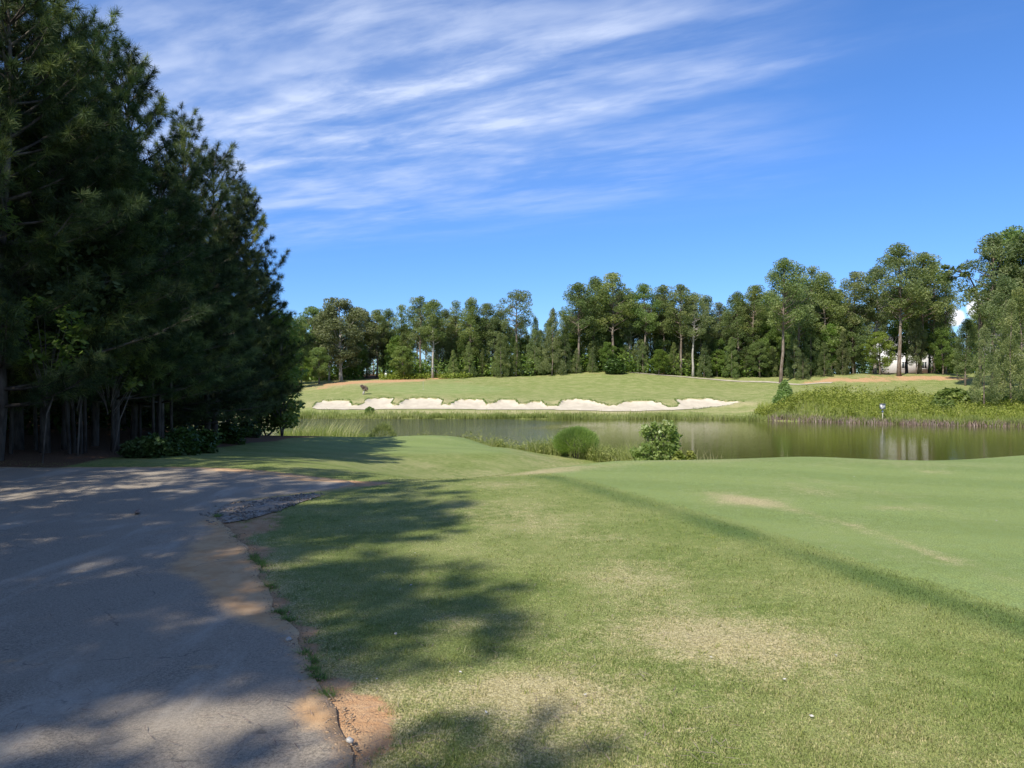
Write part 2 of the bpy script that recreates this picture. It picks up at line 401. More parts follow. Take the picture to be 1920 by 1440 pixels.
def mat_ground():
    m, nt = new_mat('turf'); t = NT(nt)
    col, n2, n3, n4, p = turf_colour(t)
    nL = t.noise(t.mapping(p, (1, .6, 1)), .55, 4, .65)
    sf = t.ramp(t.math('ADD', t.math('ADD', t.attr('soil'), t.math('MULTIPLY', t.math('SUBTRACT', nL, .5), t.ramp(t.n('ShaderNodeSeparateXYZ', i0=p).outputs[1], 40, 80, 0, 1.1))), t.math('ADD', t.math('MULTIPLY', t.math('SUBTRACT', n2, .5), .55), t.math('MULTIPLY', t.math('SUBTRACT', n3, .5), .5))), .40, .68)
    clay = t.mix(t.ramp(n2, .3, .7), (.42, .235, .115), (.50, .33, .185))
    clay = t.mix(t.ramp(n3, .45, .7, 0, .5), clay, (.30, .18, .10))
    col = t.mix(sf, col, clay)
    lf = t.ramp(t.math('ADD', t.attr('litter'), t.math('MULTIPLY', t.math('SUBTRACT', n2, .5), .5)), .35, .65)
    straw = t.mix(t.ramp(n3, .3, .7), (.085, .048, .028), (.20, .12, .07))
    col = t.mix(lf, col, straw)
    hgt = t.math('ADD', t.math('MULTIPLY', n3, .6), n4)
    nrm = t.bump(hgt, .55, .03)
    t.out(t.principled(col, .85, .15, nrm)); return m
def mat_blades():
    m, nt = new_mat('grass_blades'); t = NT(nt)
    col, *_ = turf_colour(t, True)
    col = t.mix(1.0, col, (1.12, 1.12, 1.1), 'MULTIPLY')
    d = t.principled(col, .65, .2)
    tr = t.n('ShaderNodeBsdfTranslucent', Color=col)
    mx = t.n('ShaderNodeMixShader', i0=.3, i1=d, i2=tr)
    t.out(mx.outputs[0]); return m

def mat_leaf(name, dark, mid, light, trans=.28, rough=.6, spec=.2, objvar=.12):
    m, nt = new_mat(name); t = NT(nt)
    a = t.attr('tint')
    c = t.mix(t.ramp(a, 0, .55), dark, mid); c = t.mix(t.ramp(a, .5, 1), c, light)
    oi = t.n('ShaderNodeObjectInfo')
    hs = t.n('ShaderNodeHueSaturation', Color=c)
    t.put(hs.inputs['Hue'], t.ramp(oi.outputs['Random'], 0, 1, .5 - .018, .5 + .012, False))
    rr = t.math('FRACT', t.math('MULTIPLY', oi.outputs['Random'], 7.31))
    t.put(hs.inputs['Value'], t.ramp(rr, 0, 1, 1 - objvar, 1 + objvar, False))
    rs = t.math('FRACT', t.math('MULTIPLY', oi.outputs['Random'], 13.7))
    t.put(hs.inputs['Saturation'], t.ramp(rs, 0, 1, .85, 1.08, False))
    c = hs.outputs[0]
    d = t.principled(c, rough, spec)
    tr = t.n('ShaderNodeBsdfTranslucent', Color=t.mix(1.0, c, (1.15, 1.2, .7), 'MULTIPLY'))
    mx = t.n('ShaderNodeMixShader', i0=trans, i1=d, i2=tr)
    t.out(mx.outputs[0]); return m

def mat_bark(name, a, b, sc=9):
    m, nt = new_mat(name); t = NT(nt); p = t.obj()
    n = t.noise(t.mapping(p, (1, 1, .22)), sc, 4, .65); n2 = t.noise(p, 1.3, 2)
    c = t.mix(t.ramp(n, .35, .65), a, b); c = t.mix(t.ramp(n2, .4, .7, 0, .35), c, (.32, .29, .25))
    t.out(t.principled(c, .9, .1, t.bump(n, .7, .05))); return m

def mat_plain(name, col, rough=.6, spec=.3, var=.12, sc=6):
    m, nt = new_mat(name); t = NT(nt); p = t.obj()
    n = t.noise(p, sc, 4, .6)
    c = t.mix(t.ramp(n, .3, .7), tuple(x * (1 - var) for x in col), tuple(min(1, x * (1 + var)) for x in col))
    t.out(t.principled(c, rough, spec, t.bump(n, .2, .02))); return m

def mat_road():
    m, nt = new_mat('asphalt'); t = NT(nt); p = t.pos()
    agg = t.noise(p, 150, 3, .75); ag2 = t.noise(p, 60, 2, .7); n1 = t.noise(p, .7, 4, .6, .6); n2 = t.noise(p, 4.5, 4, .65)
    c = t.mix(t.ramp(t.math('ADD', t.math('MULTIPLY', agg, .6), t.math('MULTIPLY', ag2, .4)), .34, .66), (.118, .096, .070), (.420, .358, .272))
    c = t.mix(t.ramp(n1, .35, .7, 0, .55), c, (.320, .272, .206))
    # long pale dust smears
    sm = t.noise(t.mapping(p, (.9, .28, 1), (0, 0, math.radians(-38))), 1.7, 5, .62, .5)
    c = t.mix(t.ramp(sm, .50, .68, 0, .5), c, (.46, .41, .335))
    sand = t.attr('sand')
    sf = t.ramp(t.math('ADD', sand, t.math('ADD', t.math('MULTIPLY', t.math('SUBTRACT', n2, .5), .5), t.math('MULTIPLY', t.math('SUBTRACT', ag2, .5), .35))), .20, .62)
    c = t.mix(sf, c, t.mix(t.ramp(n2, .3, .7), (.47, .275, .125), (.56, .375, .205)))
    spots = t.noise(p, 9, 2, .5)
    c = t.mix(t.ramp(spots, .70, .76, 0, .5), c, (.30, .27, .23))
    # fine cracks
    vo = nt.nodes.new('ShaderNodeTexVoronoi'); vo.feature = 'DISTANCE_TO_EDGE'
    wv = t.n('ShaderNodeVectorMath', props=dict(operation='ADD')); t.put(wv.inputs[0], p)
    nz = nt.nodes.new('ShaderNodeTexNoise'); t.put(nz.inputs['Vector'], p); nz.inputs['Scale'].default_value = 2.2; nz.inputs['Detail'].default_value = 4
    t.put(wv.inputs[1], nz.outputs[1]); t.put(vo.inputs['Vector'], wv.outputs[0]); vo.inputs['Scale'].default_value = .33
    cr = t.math('MULTIPLY', t.ramp(vo.outputs[0], .0, .006, 1, 0), t.ramp(n2, .45, .62))
    c = t.mix(t.math('MULTIPLY', cr, .55), c, (.03, .03, .03))
    t.out(t.principled(c, .8, .35, t.bump(t.math('ADD', agg, t.math('MULTIPLY', ag2, .6)), .5, .012))); return m

def mat_sand():
    m, nt = new_mat('bunker_sand'); t = NT(nt); p = t.pos()
    n = t.noise(t.mapping(p, (1, .4, 1)), 1.4, 4, .6); n3 = t.noise(p, 12, 3)
    c = t.mix(t.ramp(n, .3, .7), (.46, .40, .30), (.54, .48, .365))
    c = t.mix(t.ramp(n3, .62, .75, 0, .25), c, (.5, .44, .33))
    t.out(t.principled(c, .9, .1, t.bump(n3, .5, .06))); return m

def mat_gravel():
    m, nt = new_mat('crumbled_edge'); t = NT(nt); p = t.pos()
    vo = nt.nodes.new('ShaderNodeTexVoronoi'); t.put(vo.inputs['Vector'], p); vo.inputs['Scale'].default_value = 26
    n = t.noise(p, 3, 3)
    c = t.mix(t.ramp(vo.outputs['Color'], .2, .8), (.13, .12, .105), (.36, .32, .265))
    c = t.mix(t.ramp(n, .42, .62, 0, .9), c, (.42, .31, .21))
    t.out(t.principled(c, .9, .2, t.bump(vo.outputs[0], .8, .03))); return m

def mat_water():
    m, nt = new_mat('pond_water'); t = NT(nt); p = t.pos()
    a = t.noise(t.mapping(p, (.55, 1.6, 1)), 1.3, 4, .6, .3); b = t.noise(t.mapping(p, (.8, 2.4, 1), (0, 0, .15)), 3.6, 3, .6)
    sep = t.n('ShaderNodeSeparateXYZ', i0=p)
    left = t.ramp(t.math('ADD', sep.outputs[0], t.math('MULTIPLY', t.math('SUBTRACT', t.noise(p, .06, 2), .5), 18)), 6, -9, .05, 2.4)
    hgt = t.math('MULTIPLY', t.math('ADD', a, t.math('MULTIPLY', b, .5)), left)
    nrm = t.bump(hgt, .9, .15)
    nd = t.principled((.062, .066, .014), .06, .5, nrm); nt.nodes[-1]
    t.out(nd); return m

M = {}
M['turf'] = mat_ground(); M['blades'] = mat_blades(); M['road'] = mat_road(); M['sand'] = mat_sand(); M['gravel'] = mat_gravel(); M['water'] = mat_water()
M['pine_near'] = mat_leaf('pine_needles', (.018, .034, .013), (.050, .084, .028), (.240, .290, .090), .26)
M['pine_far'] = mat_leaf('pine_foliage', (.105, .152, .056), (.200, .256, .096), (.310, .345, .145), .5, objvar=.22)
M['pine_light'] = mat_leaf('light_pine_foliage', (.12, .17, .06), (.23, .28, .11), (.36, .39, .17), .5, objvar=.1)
M['broad'] = mat_leaf('broad_leaves', (.086, .142, .038), (.178, .256, .068), (.275, .345, .100), .5, .5, .3, .15)
M['pale'] = mat_leaf('pale_leaves', (.105, .130, .058), (.180, .205, .095), (.250, .270, .135), .38)
M['bright'] = mat_leaf('bright_leaves', (.095, .155, .026), (.180, .260, .048), (.265, .345, .080), .4, .5, .25, .12)
M['shrub'] = mat_leaf('shrub_leaves', (.15, .24, .045), (.28, .39, .095), (.50, .56, .28), .55, .4, .4, .05)
M['finebush'] = mat_leaf('fine_leaves', (.14, .22, .062), (.24, .36, .105), (.34, .46, .15), .6, objvar=.05)
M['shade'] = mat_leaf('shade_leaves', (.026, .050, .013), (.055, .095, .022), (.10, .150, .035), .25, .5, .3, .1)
M['weed'] = mat_leaf('weed_leaves', (.120, .170, .028), (.230, .290, .055), (.340, .375, .100), .42, objvar=.03)
M['reed'] = mat_leaf('reed_blades', (.190, .240, .045), (.330, .375, .080), (.50, .470, .250), .5, objvar=.03)
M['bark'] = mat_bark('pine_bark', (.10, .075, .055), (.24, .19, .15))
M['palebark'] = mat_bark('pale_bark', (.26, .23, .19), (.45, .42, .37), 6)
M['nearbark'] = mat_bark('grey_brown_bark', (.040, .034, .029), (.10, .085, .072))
M['darkbark'] = mat_bark('dark_bark', (.07, .056, .045), (.16, .135, .115))
M['white'] = mat_plain('white_siding', (.74, .73, .70), .7)
M['roof'] = mat_plain('grey_shingle', (.14, .135, .13), .85, .2, .25, 14)
M['glass'] = mat_plain('dark_glass', (.035, .045, .05), .08, .5)
M['boxwhite'] = mat_plain('weathered_white', (.62, .61, .58), .7)
M['post'] = mat_plain('pale_post', (.40, .38, .28), .8)
M['flag'] = mat_plain('pale_pole', (.62, .66, .48), .5)
M['brown'] = mat_bark('withered_brown', (.13, .09, .072), (.30, .225, .185), 5)
M['stone'] = mat_plain('pale_stone', (.42, .40, .37), .9, .2, .3, 30)
M['crumb'] = mat_plain('clay_crumbs', (.30, .215, .14), .95, .1, .35, 60)
M['chips'] = mat_plain('asphalt_chips', (.19, .175, .155), .9, .2, .5, 40)
M['concrete'] = mat_plain('pale_concrete', (.40, .355, .27), .9, .2, .2, 1.5)

# ------------------------------------------------------------------ setting: ground, road, sand, water
xf, yf = GX.ravel(), GY.ravel()
mb = MB()
nx, ny = len(XL), len(YL)
ii, jj = np.meshgrid(np.arange(nx - 1), np.arange(ny - 1)); b0 = (jj * nx + ii).ravel()
mb.add(np.stack([xf, yf, HG.ravel()], 1), np.stack([b0, b0 + 1, b0 + 1 + nx, b0 + nx], 1))
o = mb.build('ground', M['turf'], smooth=True, extra=dict(tee=tee_at(xf, yf), dry=dry_at(xf, yf), soil=soil_at(xf, yf), litter=litter_at(xf, yf)))
tag(o, 'mown green turf with dry patches running down to the pond and up the far hill', 'ground', kind='structure')

def sheet(name, poly, step, off, mat, skirt=0.0, attrs=None, hfun=H):
    poly = np.asarray(poly); x0, y0 = poly.min(0) - step; x1, y1 = poly.max(0) + step
    xs = np.arange(x0, x1, step); ys = np.arange(y0, y1, step)
    X, Y = np.meshgrid(xs, ys); n = len(xs)
    cx, cy = X[:-1, :-1] + step / 2, Y[:-1, :-1] + step / 2
    keep = sd_poly(cx.ravel(), cy.ravel(), poly) < step * .15
    b = (np.arange(len(ys) - 1)[:, None] * n + np.arange(n - 1)[None, :]).ravel()[keep]
    f = np.stack([b, b + 1, b + 1 + n, b + n], 1)
    used, inv = np.unique(f, return_inverse=True); f = inv.reshape(f.shape)
    x, y = X.ravel()[used].copy(), Y.ravel()[used].copy()
    cnt = np.bincount(f.ravel(), minlength=len(x)); bd = cnt < 4
    # boundary vertices slide onto the outline
    p = poly; q = np.roll(p, -1, 0)
    bx, by = x[bd], y[bd]; best = np.full(len(bx), 1e18); nxp, nyp = bx.copy(), by.copy()
    for (ax, ay), (ex, ey) in zip(p, q):
        dx, dy = ex - ax, ey - ay
        t = np.clip(((bx - ax) * dx + (by - ay) * dy) / (dx * dx + dy * dy + 1e-12), 0, 1)
        qx, qy = ax + t * dx, ay + t * dy; d = (bx - qx) ** 2 + (by - qy) ** 2
        m = d < best; best[m] = d[m]; nxp[m] = qx[m]; nyp[m] = qy[m]
    x[bd], y[bd] = nxp, nyp
    z = hfun(x, y) + off
    mb = MB(); mb.add(np.stack([x, y, z], 1), f)
    V = len(x)
    if skirt:
        e = np.concatenate([f[:, [0, 1]], f[:, [1, 2]], f[:, [2, 3]], f[:, [3, 0]]])
        key = np.sort(e, 1); u, idx, c = np.unique(key, axis=0, return_index=True, return_counts=True)
        eb = e[idx[c == 1]]; bi = np.unique(eb); mp = {int(k): i for i, k in enumerate(bi)}
        low = np.stack([x[bi], y[bi], z[bi] - skirt], 1)
        mb.add(low, np.zeros((0, 4), int))
        ff = np.array([[a2, a1, V + mp[int(a1)], V + mp[int(a2)]] for a1, a2 in eb])
        mb.f.append(ff)
    allv = np.concatenate(mb.v)
    ex = {k: fn(allv[:, 0], allv[:, 1]) for k, fn in (attrs or {}).items()}
    return mb.build(name, mat, smooth=(skirt == 0), extra=ex)

def road_sand(x, y):
    s = np.zeros(np.shape(x))
    for px, py, rx, ry, a, rot in [(440,1050,.38,.75,1.0,.35),(405,1060,.5,.3,.45,0),(460,1080,.25,.55,.8,.2),(440,1010,.4,.7,.7,0),(410,975,.4,.8,.5,0),(470,1120,.25,.4,.6,.3),(500,1150,.2,.3,.5,.4),(375,1255,.1,.07,.7,0),(310,1330,.12,.06,.4,0),
                                   (595,1340,.2,.2,.45,0),(20,1235,.15,.08,.5,0),(330,1180,.3,.2,.2,0),(590,898,.7,.3,.7,0),(440,885,.9,.25,.4,0),(520,890,.8,.3,.5,0)]:
        cx, cy = G(px, py); s = s + a * blob(x, y, cx, cy, rx, ry, rot)
    sd = -sd_poly(x, y, ROADS)
    s = s + .55 * np.exp(-(np.maximum(sd, 0) / .12) ** 2) * (y < 9) + .5 * np.exp(-(np.maximum(sd, 0) / .25) ** 2) * (y > 12)
    return np.clip(s, 0, 1.2)
# ragged outline where the asphalt edge has broken away
def ragged(poly, amp, freq):
    p = []
    q = np.roll(poly, -1, 0)
    for a, b in zip(poly, q):
        L = np.hypot(*(b - a)); n = max(1, int(L / .10)) if L < 3 else int(L / .4)
        for t in np.arange(n) / n: p.append(a + (b - a) * t)
    p = np.array(p); d = np.gradient(p, axis=0); nrm = np.stack([d[:, 1], -d[:, 0]], 1); nrm /= np.linalg.norm(nrm, axis=1)[:, None] + 1e-9
    k = (vnoise(p[:, 0], p[:, 1], freq) - .5) + .6 * (vnoise(p[:, 0] + 9, p[:, 1], freq * 2.7) - .5)
    return p + nrm * (k * amp)[:, None]
ROADR = ragged(ROADS, .085, 3.4)
o = sheet('cart_path', ROADR, .10, .018, M['road'], .07, dict(sand=road_sand))
tag(o, 'grey asphalt cart path with orange sand washed across its bend', 'cart path', kind='structure')
o = sheet('gravel_strip', GRAVS, .08, .012, M['gravel'])
tag(o, 'crumbled asphalt gravel in the broken inner bend of the cart path', 'gravel', kind='structure')
o = sheet('sand_bunker', BUNK, .25, .05, M['sand'])
tag(o, 'long white sand bunker with scalloped upper edge across the pond', 'sand bunker', kind='structure')

def strip(pts, w):
    p = np.array(pts); d = np.gradient(p, axis=0); n = np.stack([-d[:, 1], d[:, 0]], 1); n /= np.linalg.norm(n, axis=1)[:, None]
    return np.concatenate([p + n * w / 2, (p - n * w / 2)[::-1]])
fp = [(P(1180,120.2),120.2),(P(1230,118.6),118.6),(P(1290,117.6),117.6),(P(1350,116),116),(P(1410,114.6),114.6),(P(1460,112.6),112.6),(P(1500,110.8),110.8),(P(1560,108.2),108.2)]
o = sheet('cart_path', strip(fp, 1.3), .4, .05, M['concrete'])
tag(o, 'pale far cart path curving below the tree line over the hill', 'cart path', kind='structure')

mb = MB(); mb.add([(-60, 26, ZW), (120, 26, ZW), (120, 95, ZW), (-60, 95, ZW)], [[0, 1, 2, 3]])
o = mb.build('pond_water', M['water']); tag(o, 'olive green pond water reflecting the trees, rippled blue on the left', 'water', kind='structure')

# ------------------------------------------------------------------ foliage builders
def unit(v): return v / (np.linalg.norm(v, axis=-1, keepdims=True) + 1e-9)
def rand_dirs(n, r): return unit(r.normal(size=(n, 3)))

def leaves(mb, cen, size, r, tint, up=.4, aspect=.55):
    """one rhombic leaf-sized face per centre"""
    n = len(cen); s = size * r.uniform(.6, 1.35, n)[:, None]
    nm = rand_dirs(n, r); nm[:, 2] = np.abs(nm[:, 2]) + up; nm = unit(nm)
    a = unit(np.cross(nm, rand_dirs(n, r))); b = np.cross(nm, a)
    v = np.stack([cen - a * s, cen - b * s * aspect, cen + a * s, cen + b * s * aspect], 1).reshape(-1, 3)
    f = np.arange(n * 4).reshape(n, 4)
    mb.add(v, f, np.repeat(np.clip(tint, 0, 1), 4))

def clump_pts(c, rad, n, r, shell=.55):
    d = rand_dirs(n, r); q = r.uniform(0, 1, n) ** .5
    q = shell + (1 - shell) * q if shell > 0 else q
    q = np.where(r.random(n) < .25, r.uniform(0, 1, n), q)
    return np.asarray(c) + d * q[:, None] * np.asarray(rad)

def blades(mb, base, h, w, r, lean=.3, tint=None, dirz=None):
    """one bent blade (two faces) per base point"""
    n = len(base); h = np.broadcast_to(h, (n,)); w = np.broadcast_to(w, (n,))
    th = r.uniform(0, 2 * PI, n); sd = np.stack([np.cos(th), np.sin(th), np.zeros(n)], 1)
    ph = r.uniform(0, 2 * PI, n); le = r.normal(0, lean, n)
    ln = np.stack([np.cos(ph) * le, np.sin(ph) * le, np.ones(n)], 1)
    if dirz is not None: ln = ln + dirz
    mid = base + ln * (h * .55)[:, None]
    ln2 = ln.copy(); ln2[:, :2] *= 2.0
    tip = base + ln2 * h[:, None] * np.array([1, 1, .95])
    v = np.stack([base - sd * w[:, None] / 2, base + sd * w[:, None] / 2, mid + sd * w[:, None] * .38, tip, mid - sd * w[:, None] * .38], 1).reshape(-1, 3)
    k = np.arange(n)[:, None] * 5
    f1 = np.concatenate([k + 0, k + 1, k + 2, k + 4], 1); f2 = np.concatenate([k + 4, k + 2, k + 3], 1)
    if tint is None: tint = r.random(n)
    mb.add(v, f1, np.repeat(tint, 5))
    mb.f.append(f2 + (mb.n - len(v)))

def tufts(mb, cen, dirs, length, n, r, width=.0105, tint=None):
    """pine needle brushes: n needles fanning out of each twig end"""
    T = len(cen)
    c = np.repeat(cen, n, 0); d = np.repeat(unit(dirs), n, 0)
    rd = rand_dirs(T * n, r)
    nd = unit(d * r.uniform(.15, 1.1, T * n)[:, None] + rd * .85)
    base = c - d * (r.uniform(0, .5, T * n) * length * 1.1)[:, None]
    L = length * r.uniform(.7, 1.15, T * n)
    tip = base + nd * L[:, None]; tip[:, 2] -= L * .08
    sd = unit(np.cross(nd, rand_dirs(T * n, r))) * width / 2
    v = np.stack([base - sd, base + sd, tip + sd * .35, tip - sd * .35], 1).reshape(-1, 3)
    if tint is None: tint = r.random(T)
    tt = np.clip(np.repeat(tint, n) + r.normal(0, .1, T * n), 0, 1)
    mb.add(v, np.arange(T * n * 4).reshape(-1, 4), np.repeat(tt, 4))

def make_near_pine(H0, hb, R, seed, dens=1.75, needles=60, tl=.24):
    r = np.random.default_rng(seed)
    tr, cr = MB(), MB()
    k = 9; z = np.linspace(-.15, H0 - .3, k); wob = np.cumsum(r.normal(0, .05, (k, 2)), 0)
    pts = np.column_stack([wob[:, 0] - wob[0, 0], wob[:, 1] - wob[0, 1], z])
    tr.tube(pts, np.linspace(.075 + H0 * .005, .02, k), 8)
    ax = lambda zz: np.array([np.interp(zz, z, pts[:, 0]), np.interp(zz, z, pts[:, 1]), zz])
    cen, dr, tn = [], [], []
    zz = hb
    while zz < H0 - .25:
        u = (zz - hb) / (H0 - hb)
        nb = r.integers(4, 7)
        a0 = r.uniform(0, 2 * PI)
        for b in range(nb):
            prof = (1 - u) ** .62 * (.72 + .28 * min(1, u / .12 + .3))
            L = R * prof * r.uniform(.68, 1.18) + .25
            if r.random() < .10: L *= 1.25
            az = a0 + b * 2 * PI / nb + r.normal(0, .25)
            el = math.radians(4 + 48 * u ** 1.3 + r.normal(0, 7))
            o0 = ax(zz)
            s = np.linspace(0, 1, 5)
            hor = np.array([math.cos(az), math.sin(az), 0])
            rise = np.sin(el) * s + .22 * s ** 2.5
            bp = o0 + hor * (s * np.cos(el) * L)[:, None]; bp[:, 2] += rise * L
            tr.tube(bp, np.linspace(.022 + .008 * L, .006, 5), 4, cap=False)
            side = np.array([-hor[1], hor[0], 0])
            nt = max(2, int(L * 5.2 * dens))
            br_t = r.normal(.45, .16)
            for q in range(nt):
                f = 1 - (q / nt) ** 1.15 * .72
                p0 = np.array([np.interp(f, s, bp[:, i]) for i in range(3)])
                if q == 0:
                    d = hor * .75 + np.array([0, 0, .65]); p1 = p0 + d * .12
                else:
                    d = hor * r.uniform(.35, .9) + side * r.normal(0, .75) + np.array([0, 0, r.uniform(.1, .75)]); d /= np.linalg.norm(d)
                    ln = r.uniform(.15, .5) * (.5 + .6 * L / R)
                    p1 = p0 + d * ln
                    if ln > .3: tr.tube([p0, p1], [.007, .004], 3, cap=False)
                cen.append(p1); dr.append(d); tn.append(br_t + r.normal(0, .13))
        zz += r.uniform(.34, .55)
    for q in range(6):
        cen.append(ax(H0 - .4) + np.array([r.normal(0, .07), r.normal(0, .07), q * .09 - .05])); dr.append(np.array([r.normal(0, .3), r.normal(0, .3), 1.])); tn.append(.55)
    tufts(cr, np.array(cen), np.array(dr), tl, needles, r, tint=np.array(tn))
    return tr, cr

def crown_clumps(kind, r):
    """list of (centre, radii, leaf count) and limb pairs for a far tree of height 16 m"""
    Hh = 16.0; cl = []; limbs = []
    if kind in ('mature', 'sparse', 'flat'):
        hb = {'mature': 7.6, 'sparse': 6.5, 'flat': 9.2}[kind]; R = {'mature': 3.1, 'sparse': 2.5, 'flat': 3.7}[kind]
        n = {'mature': 50, 'sparse': 30, 'flat': 30}[kind]
        for i in range(n):
            u = (i + r.random()) / n; zz = hb + (Hh - .6 - hb) * u
            prof = (np.sin(PI * min(1, .18 + .82 * u)) ** .6) if kind != 'flat' else (.55 + .45 * np.sin(PI * min(1, .25 + u * .7)))
            az = i * 2.4 + r.normal(0, .5); rr = R * prof * r.uniform(.35, 1.0)
            c = np.array([math.cos(az) * rr, math.sin(az) * rr, zz + r.normal(0, .2)])
            s = r.uniform(.6, 1.25)
            cl.append((c, (1.0 * s, 1.0 * s, .66 * s), int(80 * s * s)))
            limbs.append((np.array([0, 0, zz - .55 * rr - .2]), c))
        cl.append((np.array([0, 0, Hh - .7]), (.8, .8, .7), 70))
    elif kind == 'full':
        n = 58
        for i in range(n):
            u = (i + r.random()) / n; zz = 3.0 + 12.4 * u
            prof = np.sin(PI * min(1, .16 + .84 * u) ** 1.15) ** .7
            az = i * 2.4 + r.normal(0, .5); rr = 3.0 * prof * r.uniform(.45, 1.0)
            c = np.array([math.cos(az) * rr, math.sin(az) * rr, zz]); s = r.uniform(.8, 1.3)
            cl.append((c, (s, s, .75 * s), int(88 * s * s)))
            if i % 2 == 0: limbs.append((np.array([0, 0, zz - .5 * rr]), c))
        cl.append((np.array([0, 0, Hh - .7]), (.9, .9, .8), 80))
    elif kind == 'young':
        n = 70
        for i in range(n):
            u = (i + r.random()) / n; zz = .7 + 14.6 * u
            rr = (3.7 * (1 - u) ** .75 + .15) * r.uniform(.5, 1.0); az = i * 2.4 + r.normal(0, .5)
            c = np.array([math.cos(az) * rr, math.sin(az) * rr, zz]); s = r.uniform(.75, 1.2) * (1.1 - .45 * u)
            cl.append((c, (s, s, .9 * s), int(85 * s * s) + 12))
        cl.append((np.array([0, 0, 15.4]), (.28, .28, .7), 30))
    else:  # broad
        n = 62
        for i in range(n):
            u = (i + r.random()) / n; zz = 3.4 + 11.8 * u
            prof = np.sin(PI * (.13 + .83 * u)) ** .62
            az = i * 2.4 + r.normal(0, .5); rr = 4.6 * prof * r.uniform(.4, 1.0)
            c = np.array([math.cos(az) * rr, math.sin(az) * rr, zz + r.normal(0, .3)]); s = r.uniform(.8, 1.45)
            cl.append((c, (1.15 * s, 1.15 * s, .8 * s), int(92 * s * s)))
            if i % 2 == 0: limbs.append((np.array([0, 0, max(2.2, zz - .9 * rr)]), c))
    return cl, limbs

def make_far_tree(kind, seed, leaf=.145):
    r = np.random.default_rng(seed); tr, cr = MB(), MB()
    cl, limbs = crown_clumps(kind, r)
    k = 8; z = np.linspace(-.4, 15.2, k); w = np.cumsum(r.normal(0, .09, (k, 2)), 0); w -= w[0]
    pts = np.column_stack([w, z])
    rad0 = {'broad': .30, 'young': .20}.get(kind, .24)
    rad = np.linspace(rad0, .05, k); rad[0] *= 1.25
    tr.tube(pts, rad, 7)
    off = lambda zz: np.array([np.interp(zz, z, pts[:, 0]), np.interp(zz, z, pts[:, 1]), 0])
    for a, b in limbs:
        a = a + off(a[2]); b2 = b + off(b[2]); m = (a + b2) / 2 - np.array([0, 0, .15])
        tr.tube([a, m, b2], [.075, .05, .02], 4, cap=False)
    for c, rad, n in cl:
        c = c + off(c[2]); t0 = r.normal(.48, .2)
        n = int(n * 3.0); q = clump_pts(c, rad, n, r)
        lf = leaf * (1.15 if kind == 'broad' else 1.0)
        leaves(cr, q, lf, r, t0 + r.normal(0, .12, n), .35, .5 if kind == 'broad' else .38)
    return tr, cr

def place(proto, ch, loc, rz, sc, label, cat, group, first):
    if first: o = proto
    else: o = copy_tree(proto, ch)
    o.location = loc; o.rotation_euler = (0, 0, rz); o.scale = sc
    for k in ('label', 'category', 'group', 'kind'):
        if k in o: del o[k]
    tag(o, label, cat, group)
    return o

# ------------------------------------------------------------------ the pine wood on the left
near_specs = [(12.0, 1.5, 2.8, 101), (11.0, 1.3, 2.6, 102), (10.5, 1.0, 2.5, 103), (9.8, 1.6, 2.4, 104), (11.6, 1.2, 3.0, 105), (12.0, 2.2, 2.7, 106)]
NP = []
for Hh, hb, R, sd in near_specs:
    e = empty('pine_tree', (0, 0, 0)); tr, cr = make_near_pine(Hh, hb, R, sd, 1.0 if sd == 106 else 1.75)
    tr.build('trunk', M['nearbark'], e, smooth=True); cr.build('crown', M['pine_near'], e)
    NP.append([e, child_map(e), Hh, True])
def near_pine(v, x, y, top, label, group='pines of the left wood', rz=None, wid=1.0):
    e, ch, Hh, first = NP[v]
    g = Hs(x, y); s = (top - g) / Hh
    place(e, ch, (x, y, g), rng.uniform(0, 6.28) if rz is None else rz, (s * wid, s * wid, s), label, 'pine tree', group, first)
    NP[v][3] = False
def npx(v, px, d, py, label, **k): near_pine(v, P(px, d), d, Z(py, d), label, **k)
npx(4, -6, 15.4, -110, 'tallest dark pine, its top cut off above the left corner')
npx(1, 34, 17.4, -60, 'full dark pine filling the corner beside the tallest one')
npx(3, 122, 18.2, 32, 'slim pine with a spindly leader poking up alone near the left corner', wid=.72)
npx(1, 178, 20.0, 48, 'second tall dark pine beside the slim one with the lone leader', wid=.78)
npx(2, 250, 22.0, 112, 'dark pine with sunlit shoulder, third step down the sloping skyline of the left wood', wid=.82)
npx(4, 338, 25.2, 232, 'broad pine with bare twigs showing, halfway down the skyline of the left wood', wid=.74)
npx(1, 402, 28.2, 286, 'sunlit yellow green pine with a twin-pointed top at the end of the wood', wid=.95)
npx(2, 464, 31.2, 358, 'narrow sunlit pine whose top leans free against blue sky', wid=.75)
npx(0, 486, 35.5, 508, 'short bushy pine last in the row above the reeds', wid=1.0)
npx(4, 430, 31.0, 420, 'lower pine tucked between the twin-pointed pine and the narrow one', wid=1.1)
npx(3, 300, 21.5, 330, 'short dark pine with drooping lower boughs standing before the broad pine', wid=1.25)
npx(2, 390, 24.5, 470, 'small pine carrying a sunlit tuft low over the lawn', wid=1.35)
npx(3, 215, 19.0, 260, 'short shaded pine with a visible thin trunk behind the path', wid=1.1)
npx(3, 85, 17.0, 150, 'shaded pine with lower boughs over the path edge near the left corner', wid=1.1)
SH = 'shaded pine standing deeper inside the left wood'
for (x, y, t, v) in [(-14.5,17,10.5,0),(-15,20.5,10.4,1),(-14.2,24,10.0,2),(-13.8,27.5,9.8,4),(-13.4,31,8.8,1),(-14.5,34.0,6.8,0),(-18,18,11,4),(-18.5,22.5,10.4,0),(-17.8,27,9.6,2),(-17,32,8.6,1),(-22,20,11,1),(-22.5,26,10,4),(-21,32,8.5,0),(-20,38,7,2),(-26,24,11,0),(-26,31,9,1)]:
    near_pine(v, x, y, t, SH)
